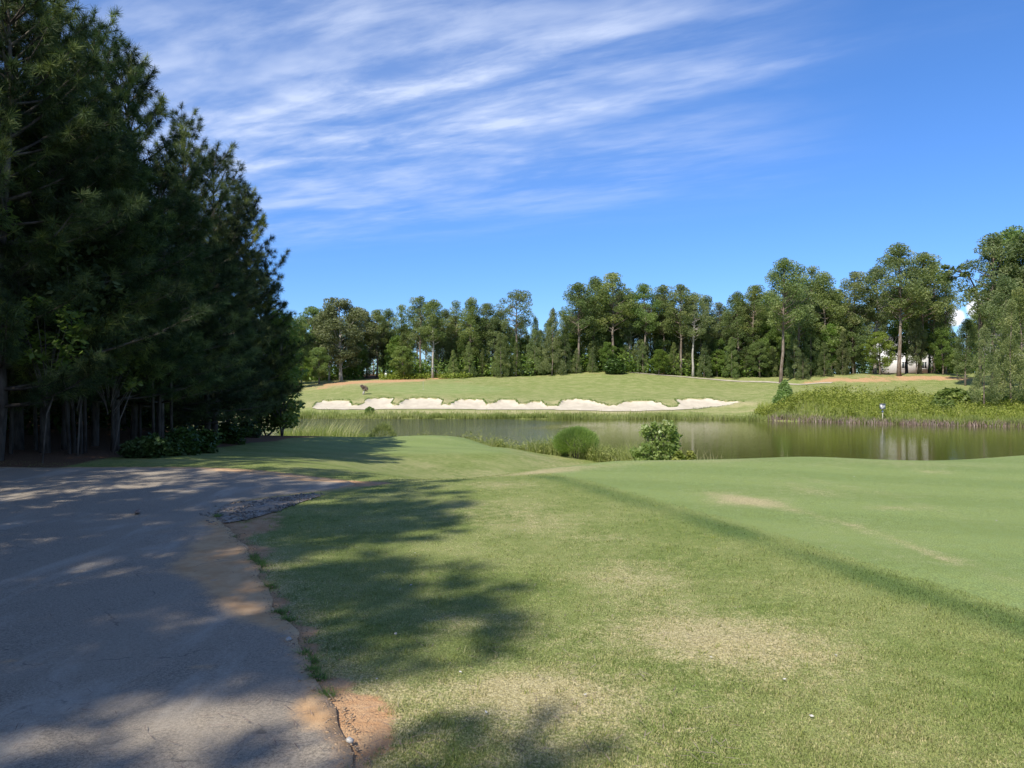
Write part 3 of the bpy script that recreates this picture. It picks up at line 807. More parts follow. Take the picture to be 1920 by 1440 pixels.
# the same wood goes on along the path beside and behind the viewer and throws the shade
for (x, y, t, v, w) in [(-11.6,8.0,12.0,5,1.0),(-9.9,5.2,12.2,5,1.0),(-8.6,2.6,12.8,1,1.0),(-7.9,-.2,12.9,2,1.05),(-7.75,-4.0,13.0,3,1.1),(-6.25,-5.8,11.5,3,.55),(-11.6,-4.5,12.4,5,1.0),(-12,.4,12.8,5,1.0),(-14.4,5.4,13,5,1.1),(-15.5,9.3,13.2,4,1.15),(-13.4,11.6,13.4,0,1.1),(-17,13,13,1,1.2),(-9.2,-10.2,9.6,2,.9)]:
    near_pine(v, x, y, t, 'pine of the same wood standing along the near stretch of the path', wid=w)

# broadleaf saplings in the wood edge
def leafy(name, base, H0, clumps, mat, bark, label, cat, group=None, leaf=.09, per=120, stems=1, seed=0, up=.4, flat=.7, rad=.05, aspect=.55, limb=True):
    """small leafy plant: clumps = [(dx, dy, z, r)] relative to the base"""
    r = np.random.default_rng(seed); e = empty(name, base); tr, cr = MB(), MB()
    for s in range(stems):
        top = np.array(clumps[s % len(clumps)][:3])
        b = np.array([r.normal(0, .05), r.normal(0, .05), -.15])
        m = b * .45 + top * .55 + np.array([r.normal(0, .08), r.normal(0, .08), 0]); m[2] = .5 * top[2]
        tr.tube([b, m, top], [rad, rad * .7, rad * .3], 6)
    for (dx, dy, z, rr) in clumps:
        if limb: tr.tube([(dx * .15, dy * .15, max(.1, z * .55)), (dx * .6, dy * .6, z * .8), (dx, dy, z)], [rad * .5, rad * .35, rad * .15], 4, cap=False)
        n = int(per * max(.4, rr * rr * 4)); q = clump_pts((dx, dy, z), (rr, rr, rr * flat), n, r, .35)
        leaves(cr, q, leaf, r, r.normal(.5, .16) + r.normal(0, .13, n), up, aspect)
    tr.build('stem', bark, e, smooth=True); cr.build('foliage', mat, e)
    tag(e, label, cat, group); return e
def rclumps(n, w, z0, z1, rr, seed, pw=.6):
    r = np.random.default_rng(seed); out = []
    for i in range(n):
        u = (i + r.random()) / n; z = z0 + (z1 - z0) * u; pr = np.sin(PI * (.12 + .8 * u)) ** pw
        a = i * 2.4 + r.normal(0, .4); d = w * pr * r.uniform(.3, 1)
        out.append((math.cos(a) * d, math.sin(a) * d, z, rr * r.uniform(.7, 1.25)))
    return out
def onG(px, d): x = P(px, d); return (x, d, Hs(x, d))
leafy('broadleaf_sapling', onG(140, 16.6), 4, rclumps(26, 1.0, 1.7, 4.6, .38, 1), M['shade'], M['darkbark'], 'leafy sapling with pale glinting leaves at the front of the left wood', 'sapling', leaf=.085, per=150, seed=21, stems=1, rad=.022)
leafy('broadleaf_sapling', onG(88, 15.4), 3, rclumps(16, .75, 1.9, 3.2, .3, 2), M['broad'], M['darkbark'], 'thin bare-stemmed sapling by the path with a small high crown', 'sapling', leaf=.075, per=120, seed=22, rad=.02)
leafy('broadleaf_sapling', (-10.9, 15.4, Hs(-10.9, 15.4)), 5, rclumps(24, .9, 3.6, 5.6, .36, 3), M['broad'], M['darkbark'], 'forked broadleaf tree with bare grey limbs at the left edge of the wood', 'tree', leaf=.085, per=120, seed=23, stems=2, rad=.022)
leafy('broadleaf_sapling', onG(205, 17.4), 3, rclumps(18, .9, 1.5, 2.9, .32, 4), M['broad'], M['darkbark'], 'low spreading sapling with a few bright leaves under the dark pines', 'sapling', leaf=.08, per=110, seed=24, rad=.02)
leafy('broadleaf_tree', onG(528, 33.0), 5, rclumps(34, 1.0, .5, 5.2, .5, 5), M['broad'], M['darkbark'], 'round-leaved small tree closing the end of the left wood by the pond', 'tree', leaf=.10, per=130, seed=25, stems=2)
leafy('broadleaf_tree', onG(500, 33.6), 4, rclumps(26, 1.3, .4, 3.0, .5, 6), M['broad'], M['darkbark'], 'dark leafy shrub at the foot of the last pines by the lawn', 'shrub', leaf=.10, per=110, seed=26, stems=2)
for px, d, s, lb in [(290,16.9,.55,'dark low bush nearest the path at the wood edge'),(345,18.2,.75,'ferny bush leaning out over the lawn from the wood'),(385,20.5,.7,'bright green low bush at the corner of the shaded lawn'),(322,17.6,.45,'small round bush between the path and the ferny bush'),(245,16.6,.4,'sparse low bush on the pine straw bank'),(430,25,.8,'dark bush under the twin-pointed pine'),(465,29,.8,'dark bush under the narrow leaning pine')]:
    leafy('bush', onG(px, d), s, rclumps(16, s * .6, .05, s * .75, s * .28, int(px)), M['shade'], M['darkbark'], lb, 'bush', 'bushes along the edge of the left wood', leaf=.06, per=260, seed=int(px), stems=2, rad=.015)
# dark understorey deeper in the wood
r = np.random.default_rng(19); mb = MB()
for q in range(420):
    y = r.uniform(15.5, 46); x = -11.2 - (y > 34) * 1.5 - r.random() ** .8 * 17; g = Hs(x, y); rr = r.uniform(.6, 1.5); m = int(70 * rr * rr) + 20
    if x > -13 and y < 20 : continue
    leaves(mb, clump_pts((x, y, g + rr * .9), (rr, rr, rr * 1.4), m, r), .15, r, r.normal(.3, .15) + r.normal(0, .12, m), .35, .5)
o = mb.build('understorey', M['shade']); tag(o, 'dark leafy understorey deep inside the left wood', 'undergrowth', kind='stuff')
# slim bare trunks seen in the dark under the canopy
sap = [(68,17.5),(132,17.0),(141,17.3),(153,17.2),(160,17.6),(212,18.2),(289,20),(297,20.4),(322,21),(20,16.5),(262,22)]
for i, (px, d) in enumerate(sap):
    e = empty('young_pine', onG(px, d)); r = np.random.default_rng(300 + i); tr, cr = MB(), MB()
    hh = r.uniform(4.2, 6.0); lean = r.normal(0, .18, 2)
    tr.tube([(0, 0, -.2), (lean[0] * .4, lean[1] * .4, hh * .5), (lean[0], lean[1], hh)], [.042, .034, .015], 6)
    n = 60; a = r.uniform(0, 2 * PI, n); zz = r.uniform(hh * .6, hh, n); q = r.uniform(.1, .9, n) * (1.15 - (zz / hh - .6))
    cen = np.column_stack([lean[0] + np.cos(a) * q, lean[1] + np.sin(a) * q, zz])
    for c in cen[::3]: tr.tube([(lean[0] * .8, lean[1] * .8, c[2] - .2), c], [.012, .005], 3, cap=False)
    tufts(cr, cen, np.column_stack([np.cos(a), np.sin(a), np.full(n, .5)]), .24, 20, r, tint=r.normal(.4, .15, n))
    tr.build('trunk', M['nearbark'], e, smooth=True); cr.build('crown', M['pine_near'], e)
    tag(e, 'slim young pine with a thin pale bare trunk in the dark of the left wood', 'pine tree', 'slim trunks inside the left wood')

# ------------------------------------------------------------------ the tree line across the pond
FT = {}
def far_proto(kind, k, leafmat, barkmat, name):
    key = (kind, k, leafmat)
    if key not in FT:
        e = empty(name, (0, 0, 0)); tr, cr = make_far_tree(kind, 500 + 17 * k + 101 * len(kind) + ord(kind[0]))
        tr.build('trunk', M[barkmat], e, smooth=True); cr.build('crown', M[leafmat], e)
        FT[key] = [e, child_map(e), True]
    return FT[key]
def far_tree(kind, k, px, py, d, label, group='trees of the far tree line', wid=1.0, leafmat=None, name=None, cat=None, rz=None, bark='bark', sink=0):
    leafmat = leafmat or ('broad' if kind == 'broad' else 'pine_far')
    name = name or {'broad': 'broadleaf_tree', 'young': 'young_pine'}.get(kind, 'pine_tree')
    cat = cat or {'broad': 'tree'}.get(kind, 'pine tree')
    rec = far_proto(kind, k, leafmat, bark, name)
    x = P(px, d); g = Hs(x, d) - sink; s = (Z(py, d) - g) / 16.0
    o = place(rec[0], rec[1], (x, d, g), rng.uniform(0, 6.28) if rz is None else rz, (s * wid, s * wid, s), label, cat, group, rec[2])
    if rec[2]: rec[2] = False
    return o
T = far_tree
# left end, beside the pine wood
T('broad', 0, 556, 592, 113, 'dark broadleaf tree emerging from behind the left pine wood', wid=.9)
T('broad', 1, 590, 572, 121, 'second broadleaf tree from the left pine wood, taller than its neighbour', wid=.9)
T('broad', 2, 566, 668, 109, 'low bright leafy tree touching the slope beside the left pine wood', wid=1.25, leafmat='bright')
T('broad', 0, 598, 650, 112, 'low dark round tree just left of the pale-trunked oak', wid=1.2)
T('broad', 1, 640, 556, 117, 'large pale grey green oak with a short white trunk above the clay slope', wid=1.2, leafmat='pale', bark='palebark')
T('mature', 0, 617, 570, 119, 'thin pale-stemmed pine at the left shoulder of the grey green oak', wid=.8, bark='palebark')
T('broad', 2, 678, 578, 125, 'broadleaf tree behind the right shoulder of the grey green oak', wid=.9, leafmat='pale')
T('broad', 1, 668, 640, 122, 'dark low tree between the oak and the shaded gap', wid=1.0)
T('mature', 1, 706, 580, 125, 'pine with bare trunk over the dark gap in the wood')
T('full', 0, 730, 580, 128, 'dense pine just right of the dark gap')
T('mature', 2, 720, 590, 131, 'pine set back in the dark gap with a reddish trunk')
T('sparse', 0, 752, 570, 127, 'narrow pointed pine above the bright green maple', wid=.8)
T('broad', 0, 757, 648, 117, 'bright yellow green maple above the low hedge', wid=1.25, leafmat='bright')
T('mature', 3, 789, 556, 121, 'rounded pine to the left of the straight grey trunk')
T('mature', 0, 811, 560, 119, 'pine whose straight grey trunk stands bare down to the hedge', bark='palebark')
T('full', 1, 836, 580, 126, 'lower pine filling the notch behind the straight grey trunk')
T('sparse', 1, 854, 566, 124, 'sparse pine with two thin trunks showing above the hedge end')
T('full', 2, 882, 558, 122, 'pointed dark pine with dense crown left of the flat-topped one')
T('mature', 1, 912, 568, 124, 'middle pine of the three leading to the flat-topped one')
T('full', 0, 938, 582, 126, 'shorter pine right under the left arm of the flat-topped one')
T('flat', 0, 969, 541, 121, 'lone flat-topped pine standing out against the sky')
for i, (px, py, w, lb) in enumerate([(850,655,1.0,'young pine at the right end of the low hedge'),(880,640,1.0,'young pine second from the hedge end'),(905,652,.9,'squat young pine below the pointed dark pine'),(940,622,1.0,'young pine to the left beneath the flat-topped pine'),(968,640,1.0,'young pine directly beneath the flat-topped pine'),(1003,592,.8,'tall cone-shaped young pine right of the flat-topped pine'),(1035,576,.85,'tallest cone-shaped young pine before the dark cluster'),(1060,610,.9,'cone-shaped young pine against the left edge of the dark cluster'),(1020,650,1.1,'low young pine in front of the two tall cones'),(1080,652,1.0,'low young pine at the hill top under the dark cluster')]):
    T('young', i % 3, px, py, 118.5 + (i % 3), lb, wid=w)
T('mature', 2, 1083, 530, 120, 'left pine of the dark cluster on the hill top', wid=1.15)
T('full', 1, 1112, 520, 122, 'middle pine of the dark cluster on the hill top', wid=1.0)
T('mature', 3, 1150, 512, 121, 'tallest pine of the dark cluster on the hill top', wid=1.1)
T('full', 2, 1135, 560, 125, 'pine set back within the dark hill top cluster', wid=1.0)
T('mature', 0, 1180, 546, 123, 'loose pine with sky gaps right of the dark cluster')
T('mature', 1, 1208, 532, 121, 'first of three round-topped pines right of the dark cluster', wid=.95)
T('mature', 2, 1243, 534, 123, 'second of three round-topped pines right of the dark cluster', wid=.95)
T('mature', 3, 1276, 534, 120, 'third of three round-topped pines right of the dark cluster', wid=1.05)
T('mature', 0, 1299, 548, 119, 'pine with a clear pale trunk reaching the far path', bark='palebark')
T('full', 0, 1325, 556, 124, 'dense pine beside the pale trunk at the far path')
T('sparse', 0, 1350, 566, 127, 'sparse pine with its grey trunk lit in the middle of the wood')
T('full', 1, 1385, 548, 122, 'pine stepping up toward the tall mast-like pine')
T('mature', 1, 1415, 534, 121, 'pine crowded against the left side of the mast-like pine')
T('broad', 1, 1140, 640, 119, 'round broadleaf tree below the dark cluster', wid=.95)
for i, (px, py, w, k, lb) in enumerate([(1110,650,.9,'young','low young pine left of the dark round bush'),(1205,640,.95,'young','young pine right of the dark round bush'),(1235,655,1.2,'broad','low bright broadleaf tree left of the pale trunk at the far path'),(1262,640,.9,'young','young pine just left of the pale trunk at the far path'),(1320,640,1.0,'young','young pine just right of the pale trunk at the far path'),(1345,655,1.2,'broad','bright leafy small tree above the far path'),(1372,630,.95,'young','tall young pine rising above the far path'),(1400,655,1.0,'young','squat young pine above the far path bend'),(1425,640,1.1,'broad','leafy small tree left of the mast-like trunk')]):
    T(k, i % 3, px, py, 118.8 + (i % 2) * 1.5, lb, wid=w, leafmat='bright' if i in (2, 5) else None)
q = 0
for px in list(range(676, 800, 21)) + list(range(836, 1600, 19)):
    if 690 < px < 720: continue
    k = ('young', 'broad', 'young', 'broad', 'full')[q % 5]
    T(k, q % 3, px + rng.uniform(-6, 6), (632, 625, 612, 640, 598)[q % 5] + rng.normal(0, 9) - 14 * (px > 1380), 121.5 + rng.uniform(0, 3), 'leafy tree of middle height filling the front of the far wood', group='middle storey of the far wood', wid=rng.uniform(.95, 1.25), leafmat='bright' if q % 7 == 3 and k == 'broad' else None); q += 1
# right half
T('mature', 2, 1464, 484, 112.5, 'mast-like pine with a tall straight bare trunk', wid=.95, bark='palebark')
T('sparse', 1, 1500, 500, 118, 'see-through pine just right of the mast-like one', wid=1.0)
T('sparse', 0, 1520, 498, 122, 'slender pine with an isolated top right of the see-through one', wid=.8)
T('full', 2, 1547, 510, 119, 'dense round-headed pine in the middle of the right-hand wood', wid=1.1)
T('full', 0, 1575, 545, 122, 'lower pine at the dip of the right-hand wood')
T('mature', 3, 1602, 510, 120, 'pine left of the one before the white house', wid=1.0)
T('mature', 0, 1640, 498, 121, 'dark pine leaning over the dip of the right-hand wood', wid=1.05)
T('mature', 1, 1685, 458, 113.5, 'tall pine whose grey trunk stands in front of the white house', wid=1.05, bark='palebark')
T('mature', 2, 1724, 474, 117, 'tall pine with a round crown right of the one before the white house', wid=1.1)
T('mature', 3, 1752, 492, 121, 'ragged pine edging the open sky gap', wid=.85)
T('sparse', 1, 1772, 520, 117, 'thin bluish pine tapering beside the open sky gap', wid=.75)
T('broad', 2, 1600, 590, 119, 'large green broadleaf tree left of the white house', wid=.85)
T('broad', 0, 1560, 605, 118, 'broadleaf tree below the round-headed pine', wid=.85)
T('broad', 1, 1650, 620, 115.5, 'spreading bright green dogwood on pale trunks above the clay bank', wid=1.15, leafmat='bright', bark='palebark')
T('broad', 2, 1718, 596, 116, 'dull brownish tree on a white trunk right of the white house wall', wid=.6, leafmat='pale', bark='palebark')
T('broad', 0, 1768, 612, 115, 'fresh green tree on forked white trunks above the clay bank', wid=.9, leafmat='bright', bark='palebark')
T('broad', 1, 1795, 655, 113, 'low green tree right of the forked white trunks', wid=1.1)
for i, (px, py, d, w, lb) in enumerate([(1450,648,119,1.0,'young pine left of the foot of the mast-like pine'),(1490,620,116,.95,'young pine right of the foot of the mast-like pine'),(1520,600,117,.9,'tall young pine second right of the mast-like trunk'),(1545,640,114.5,1.05,'young pine with low skirts by the far path'),(1580,620,116,.9,'young pine at the left end of the clay bank'),(1505,660,114,1.1,'squat young pine in front of the mast-like pine row')]):
    T('young', i % 3, px, py, d, lb, wid=w)
T('broad', 2, 1700, 536, 127, 'broadleaf tree whose crown hangs over the roof of the white house', wid=.85)
T('broad', 0, 1742, 545, 126, 'broadleaf tree hanging over the right half of the white house', wid=.8)
# big pines at the right edge
T('mature', 3, 1862, 440, 99, 'high spreading pine left of the tallest one at the right edge', wid=1.0)
T('mature', 0, 1893, 422, 101, 'tallest pine at the right edge of the wood', wid=1.05)
T('mature', 1, 1934, 432, 98, 'tall pine cut by the right border', wid=1.1)
T('full', 1, 1880, 520, 92, 'dense pine below the tall ones at the right edge', wid=.95, leafmat='pine_light')
T('full', 2, 1915, 540, 86, 'dense pine bordering the right edge behind the pond-side pair', wid=.9, leafmat='pine_light')
T('full', 0, 1810, 600, 104, 'hazy pine at the right side of the sky gap', wid=.9)
T('young', 1, 1845, 608, 73, 'left pine of the pond-side pair on the right bank', wid=.78, sink=-.9, leafmat='pine_light')
T('young', 2, 1896, 560, 74, 'right pine of the pond-side pair on the right bank', wid=.78, sink=-1.2, leafmat='pine_light')
T('young', 0, 1945, 585, 76, 'pond-side pine cut off at the right border', wid=1.0, leafmat='pine_light')
# leaning pine over the sky gap
e = empty('leaning_pine', (P(1838, 101), 101, Hs(P(1838, 101), 101))); tr, cr = MB(), MB(); r = np.random.default_rng(77)
gz = Hs(P(1838, 101), 101)
def lp(px, py, dy=0): return (P(px, 101) - P(1838, 101), dy, Z(py, 101) - gz)
trunk = [(0, 0, -.3), lp(1837, 600), lp(1834, 570), lp(1826, 535), lp(1817, 518), lp(1800, 508), lp(1782, 512)]
tr.tube(trunk, [.2, .17, .14, .11, .09, .06, .03], 7)
for px, py, rr in [(1778,512,.8),(1790,505,.8),(1800,516,.6),(1768,520,.6),(1812,500,.7),(1818,545,.5),(1788,522,.7),(1775,500,.5)]:
    c = np.array(lp(px, py, r.normal(0, .5))); tr.tube([lp(1815, 518), (np.array(lp(1812, 515)) + c) / 2, c], [.05, .04, .02], 4, cap=False)
    leaves(cr, clump_pts(c, (rr * 1.2, rr, rr * .6), 80, r), .26, r, r.normal(.45, .2) + r.normal(0, .1, 80), .35, .38)
tr.build('trunk', M['bark'], e, smooth=True); cr.build('crown', M['pine_far'], e)
tag(e, 'bent dark pine leaning left across the open sky gap', 'pine tree')

# fill rows behind
SKY_X = [480,540,600,640,690,720,760,800,850,900,950,1000,1040,1070,1100,1150,1200,1280,1330,1390,1430,1480,1530,1580,1640,1700,1750,1775,1800,1840,1900,2000,2100]
SKY_Y = [610,600,585,575,590,595,590,575,585,575,595,605,600,560,540,530,550,550,575,560,545,525,530,560,520,490,520,600,625,560,480,470,470]
BK = 'plain dark pine in the rows behind the front trees across the pond'
i = 0
for d, st, dy in [(127, 29, 12), (136, 27, 24), (157, 26, 36)]:
    px = 500 + rng.uniform(0, 20)
    while px < 2060:
        if 1585 < px < 1765 and d < 150: px = 1765
        py = np.interp(px, SKY_X, SKY_Y) + dy + rng.normal(0, 7)
        k = ['mature', 'full', 'full', 'mature', 'sparse'][i % 5]
        T(k, int(i % (2 if k == 'sparse' else 3)), px, py, d + rng.uniform(-2, 2), BK, group='back rows of the far tree line', wid=rng.uniform(.85, 1.1))
        px += st * rng.uniform(.7, 1.3); i += 1
# trees round the left shore and beyond the right border that close the wood
for (x, y, t, k, v) in [(-38,92,9,'full',1),(-42,98,11,'mature',2),(-36,101,10,'broad',1),(-46,90,10,'broad',2),(-40,84,8,'full',0),(-48,82,10,'full',2),(-52,104,13,'full',1),(86,84,15,'full',0),(78,104,18,'mature',1),(84,110,18,'mature',2)]:
    g = Hs(x, y); T(k, v, 960 + x / y * F, 720 - (t - EYE) / y * F, y, 'plain tree closing the wood round the pond corners', group='trees round the pond corners')

# woodland undergrowth under the far trees
r = np.random.default_rng(9); mb = MB(); n = 0
for q in range(1500):
    px = r.uniform(500, 2050); d = r.choice([r.uniform(119.5, 123), r.uniform(124, 160)])
    gap = (1660 < px < 1752) or (676 < px < 722)
    if gap and d < (150 if px > 1000 else 133): continue
    if 1590 < px < 1660 and d < 124: continue
    x = P(px, d); g = Hs(x, d); rr = r.uniform(.6, 1.7); m = int(24 * rr * rr) + 12
    leaves(mb, clump_pts((x, d, g + rr * .9), (rr, rr, rr * 1.4), m, r), .24, r, r.normal(.4, .2) + r.normal(0, .12, m), .35, .5)
o = mb.build('undergrowth', M['broad']); tag(o, 'dark leafy undergrowth beneath the far trees', 'undergrowth', kind='stuff')
# low hedge band at the wood edge
mb = MB()
for px in np.arange(714, 880, 2.2):
    d = 117.2 + r.uniform(-.6, .9); x = P(px, d); g = Hs(x, d); rr = r.uniform(.4, .75); m = 30
    if 803 < px < 822 and r.random() < .7: continue
    leaves(mb, clump_pts((x, d, g + .4), (rr, rr, rr * .9), m, r), .16, r, r.normal(.5, .2) + r.normal(0, .12, m), .4, .5)
o = mb.build('hedge', M['weed']); tag(o, 'low ragged yellow green hedge between the clay slope and the wood', 'hedge')

# ------------------------------------------------------------------ single shrubs across the pond
def far_shrub(name, px, py_base, py_top, d, w, mat, label, cat, kind='cone', seed=1, leaf=.12, per=300, g=None):
    x = P(px, d); g = Hs(x, d) if g is None else g; Hh = Z(py_top, d) - g; r = np.random.default_rng(seed)
    cl = []
    n = 46
    for i in range(n):
        u = (i + r.random()) / n
        rr = (w / 2) * ((1 - u) ** .7 if kind == 'cone' else np.sin(PI * (.2 + .76 * u)) ** .6) * r.uniform(.4, .95); a = i * 2.4
        s = .26 * w * (1.05 - .45 * u) * r.uniform(.6, 1.05)
        cl.append((math.cos(a) * rr, math.sin(a) * rr, .12 * Hh + .83 * Hh * u, s))
    return leafy(name, (x, d, g), Hh, cl, mat, M['darkbark'], label, cat, leaf=leaf, per=per, seed=seed, stems=1, rad=.05, flat=.9, limb=False)
far_shrub('evergreen_shrub', 1471, 757, 714, 80, 2.3, M['finebush'], 'cone-shaped evergreen shrub alone at the left end of the right bank', 'shrub', 'cone', 31, .11, 210)
far_shrub('round_bush', 693, 783, 764, 82.2, .9, M['broad'], 'small dark round bush on the far shore below the sand', 'bush', 'round', 32, .09, 420)
far_shrub('round_bush', 1152, 706, 675, 117, 3.0, M['shade'], 'dark round bush on top of the grassy hill before the wood', 'bush', 'round', 33, .18, 90)
for px, d, tp, w, lb in [(1790,78,733,3.6,'large dark shrub on the right bank left of the pond-side pines'),(1835,80,738,3.4,'dark shrub in the shade behind the pond-side pair of pines'),(1885,79,742,3.2,'dark shrub behind the right pond-side pine'),(1765,74,752,2.4,'low dark shrub in the weeds at the left of the large one')]:
    far_shrub('dark_shrub', px, 0, tp, d, w, M['broad'], lb, 'shrub', 'round', px, .17, 100)

# withered shrub on the slope left of the green
d = 96; x = P(682, d); g = Hs(x, d); e = empty('withered_shrub', (x, d, g)); r = np.random.default_rng(5); tr, cr = MB(), MB()
tr.tube([(-.05, 0, -.1), (-.02, 0, .25), (.1, 0, .5), (.22, 0, .75)], [.16, .12, .10, .06], 7)
for c, rr in [((.05,0,.72),.30),((.32,0,.62),.27),((-.15,0,.98),.26),((.1,.1,.92),.24),((.3,0,.82),.22),((-.28,0,1.08),.17)]:
    leaves(cr, clump_pts(c, (rr, rr, rr * .9), 130, r), .075, r, r.random(130), .2, .5)
tr.build('stem', M['palebark'], e, smooth=True); cr.build('foliage', M['brown'], e)
tag(e, 'withered brown shrub leaning on a short grey stem left of the green', 'shrub')

# flagstick
d = 101; x = P(793.5, d); g = Hs(x, d); e = empty('flagstick', (x, d, g)); mb = MB(); mb.tube([(0, 0, -.1), (0, 0, 1.1), (0, 0, Z(719.5, d) - g)], .022, 8); mb.build('pole', M['flag'], e)
mb = MB(); th = np.linspace(0, 2 * PI, 13)[:-1]; mb.tube([(0, 0, -.02), (0, 0, .012)], .06, 12); mb.build('cup', M['boxwhite'], e)
tag(e, 'thin pale flagstick standing on the far putting green', 'flagstick')

# nest box on a post in the shallows
d = 70.2; x = P(1655.5, d); e = empty('nest_box', (x, d, ZW - .6)); zb = ZW - .6
zt, zl = Z(757, d) - zb, Z(767.5, d) - zb
mb = MB(); mb.tube([(0, .06, 0), (0, .06, (zl + .3))], .045, 8); mb.build('post', M['post'], e)
bx = MB(); bx.box((-.06, -.05, (zt + zl) / 2), (.34, .30, zt - zl - .04), .2); bo = bx.build('box', M['boxwhite'], e)
hb = MB(); hb.tube([(-.07 - .06, -.2, zt - .19), (-.07 - .06, -.222, zt - .19)], .065, 12); hb.build('entrance_hole', M['glass'], bo)
rf = MB(); rf.box((-.06, -.08, zt), (.42, .42, .035), .2); rf.build('roof', M['roof'], e)
gd = MB(); gd.tube([(0, .06, zl - .25), (0, .06, zl - .12)], [.12, .05], 12); gd.build('guard', M['boxwhite'], e)
tag(e, 'white wooden nest box on a pale post standing in the pond shallows', 'nest box')

# white marker by the hedge
d = 118; x = P(723.5, d); e = empty('marker_post', (x, d, Hs(x, d))); mb = MB(); mb.box((0, 0, .45), (.3, .12, 1.0)); mb.build('board', M['white'], e)
mb = MB(); mb.tube([(0, .1, -.2), (0, .1, .5)], .05, 6); mb.build('stake', M['post'], e)
tag(e, 'small white marker board at the left end of the low hedge', 'marker')

# ------------------------------------------------------------------ houses glimpsed behind the far trees
def house(px, d, w, dep, hw, rz, label):
    x = P(px, d); g = Hs(x, d); e = empty('white_house', (x, d, g - .3), rz)
    mb = MB(); mb.box((0, 0, hw / 2), (w, dep, hw)); 
    mb.add([(-w/2,-dep/2,hw),(-w/2,dep/2,hw),(-w/2,0,hw+2.2)], [[0,1,2]]); mb.add([(w/2,-dep/2,hw),(w/2,dep/2,hw),(w/2,0,hw+2.2)], [[0,2,1]])
    wall = mb.build('wall', M['white'], e)
    rf = MB(); a = dep / 2 + .5; q = w / 2 + .4; zt, ze = hw + 2.4, hw - .1
    rf.add([(-q,-a,ze),(q,-a,ze),(q,0,zt),(-q,0,zt),(-q,-a,ze+.15),(q,-a,ze+.15),(q,0,zt+.15),(-q,0,zt+.15),(-q,a,ze),(q,a,ze),(-q,a,ze+.15),(q,a,ze+.15)],
           [[0,3,2,1],[4,5,6,7],[0,1,5,4],[1,2,6,5],[3,0,4,7],[3,8,9,2],[7,6,11,10],[8,10,11,9],[2,9,11,6],[3,7,10,8]]); rf.build('roof', M['roof'], e)
    for wx in (-w * .28, w * .05, w * .33):
        fr = MB()
        for (cx, cz, sx, sz) in [(0, .62, 1.1, .09), (0, -.62, 1.1, .09), (-.51, 0, .09, 1.15), (.51, 0, .09, 1.15), (0, 0, .05, 1.15)]: fr.box((wx + cx, -dep / 2 - .03, 1.9 + cz), (sx, .08, sz))
        f = fr.build('window', M['boxwhite'], e)
        pn = MB(); pn.box((wx, -dep / 2 - .005, 1.9), (.94, .03, 1.15)); pn.build('pane', M['glass'], f)
    tag(e, label, 'house', 'houses behind the far trees')
house(1705, 147, 12, 7, 5.0, .12, 'white house seen between trunks above the clay bank')
house(1925, 124, 11, 7, 4.2, -.05, 'white house glimpsed through the pines at the right border')
0 and house(812, 158, 13, 7, 3.0, .1, 'pale house barely seen behind trunks above the low hedge')

# ------------------------------------------------------------------ bank vegetation
def scatter_blades(name, pts, hfun, w, mat, label, cat, r, lean=.25, tint=None, dirz=None):
    pts = np.asarray(pts); z = np.maximum(H(pts[:, 0], pts[:, 1]), ZW - .1); base = np.column_stack([pts, z - .02])
    mb = MB(); blades(mb, base, hfun, w, r, lean, tint, dirz)
    o = mb.build(name, mat); tag(o, label, cat, kind='stuff'); return o
r = np.random.default_rng(41)
# far shore fringe
SHX = [250,400,540,700,900,1100,1300,1420,1520,1620,1750,1860,1960,2150]; SHY = [781,783,784.5,785,785,785.5,786,788,790.5,793.5,797,799,800,803]
def shore_d(px): return (EYE - ZW) * F / (np.interp(px, SHX, SHY) - 720)
n = 24000; px = r.uniform(520, 1990, n); off = np.abs(r.normal(0, 1.15, n)) - .35 + .5 * (vnoise(px, px * 0, .05) - .5)
dd = shore_d(px) + off; xx = P(px, dd)
cl = vnoise(xx, dd, .8); hh = (.28 + .55 * cl) * r.uniform(.5, 1.15, n) * np.where(px > 1400, 1.15, .92)
tt = np.clip(.35 + .45 * (vnoise(xx + 50, dd, .5) - .3) + r.normal(0, .16, n), 0, 1)
scatter_blades('shore_reeds', np.column_stack([xx, dd]), hh, .05, M['reed'], 'yellow green fringe of reeds along the far shore', 'reeds', r, .22, tt)
q = []
for a, b in zip(BUNK, np.roll(BUNK, -1, 0)):
    if (a[1] + b[1]) / 2 < 85.9: continue
    for _ in range(int(np.hypot(*(b - a)) * 42)): q.append(a + (b - a) * r.random() + np.array([r.normal(0, .05), .12 + abs(r.normal(0, .16))]))
q = np.array(q)
scatter_blades('bunker_fringe', q, r.uniform(.10, .26, len(q)), .04, M['finebush'], 'rough grass fringe overhanging the upper lip of the sand bunker', 'grass', r, .3, np.clip(r.normal(.15, .2, len(q)), 0, 1))
# brown dead stems at the right shore
n = 2600; px = r.uniform(1440, 1990, n); dd = shore_d(px) + r.normal(-.1, .3, n); xx = P(px, dd)
scatter_blades('dead_stems', np.column_stack([xx, dd]), r.uniform(.25, .7, n), .05, M['brown'], 'brown dead stems along the waterline of the right bank', 'stems', r, .3)
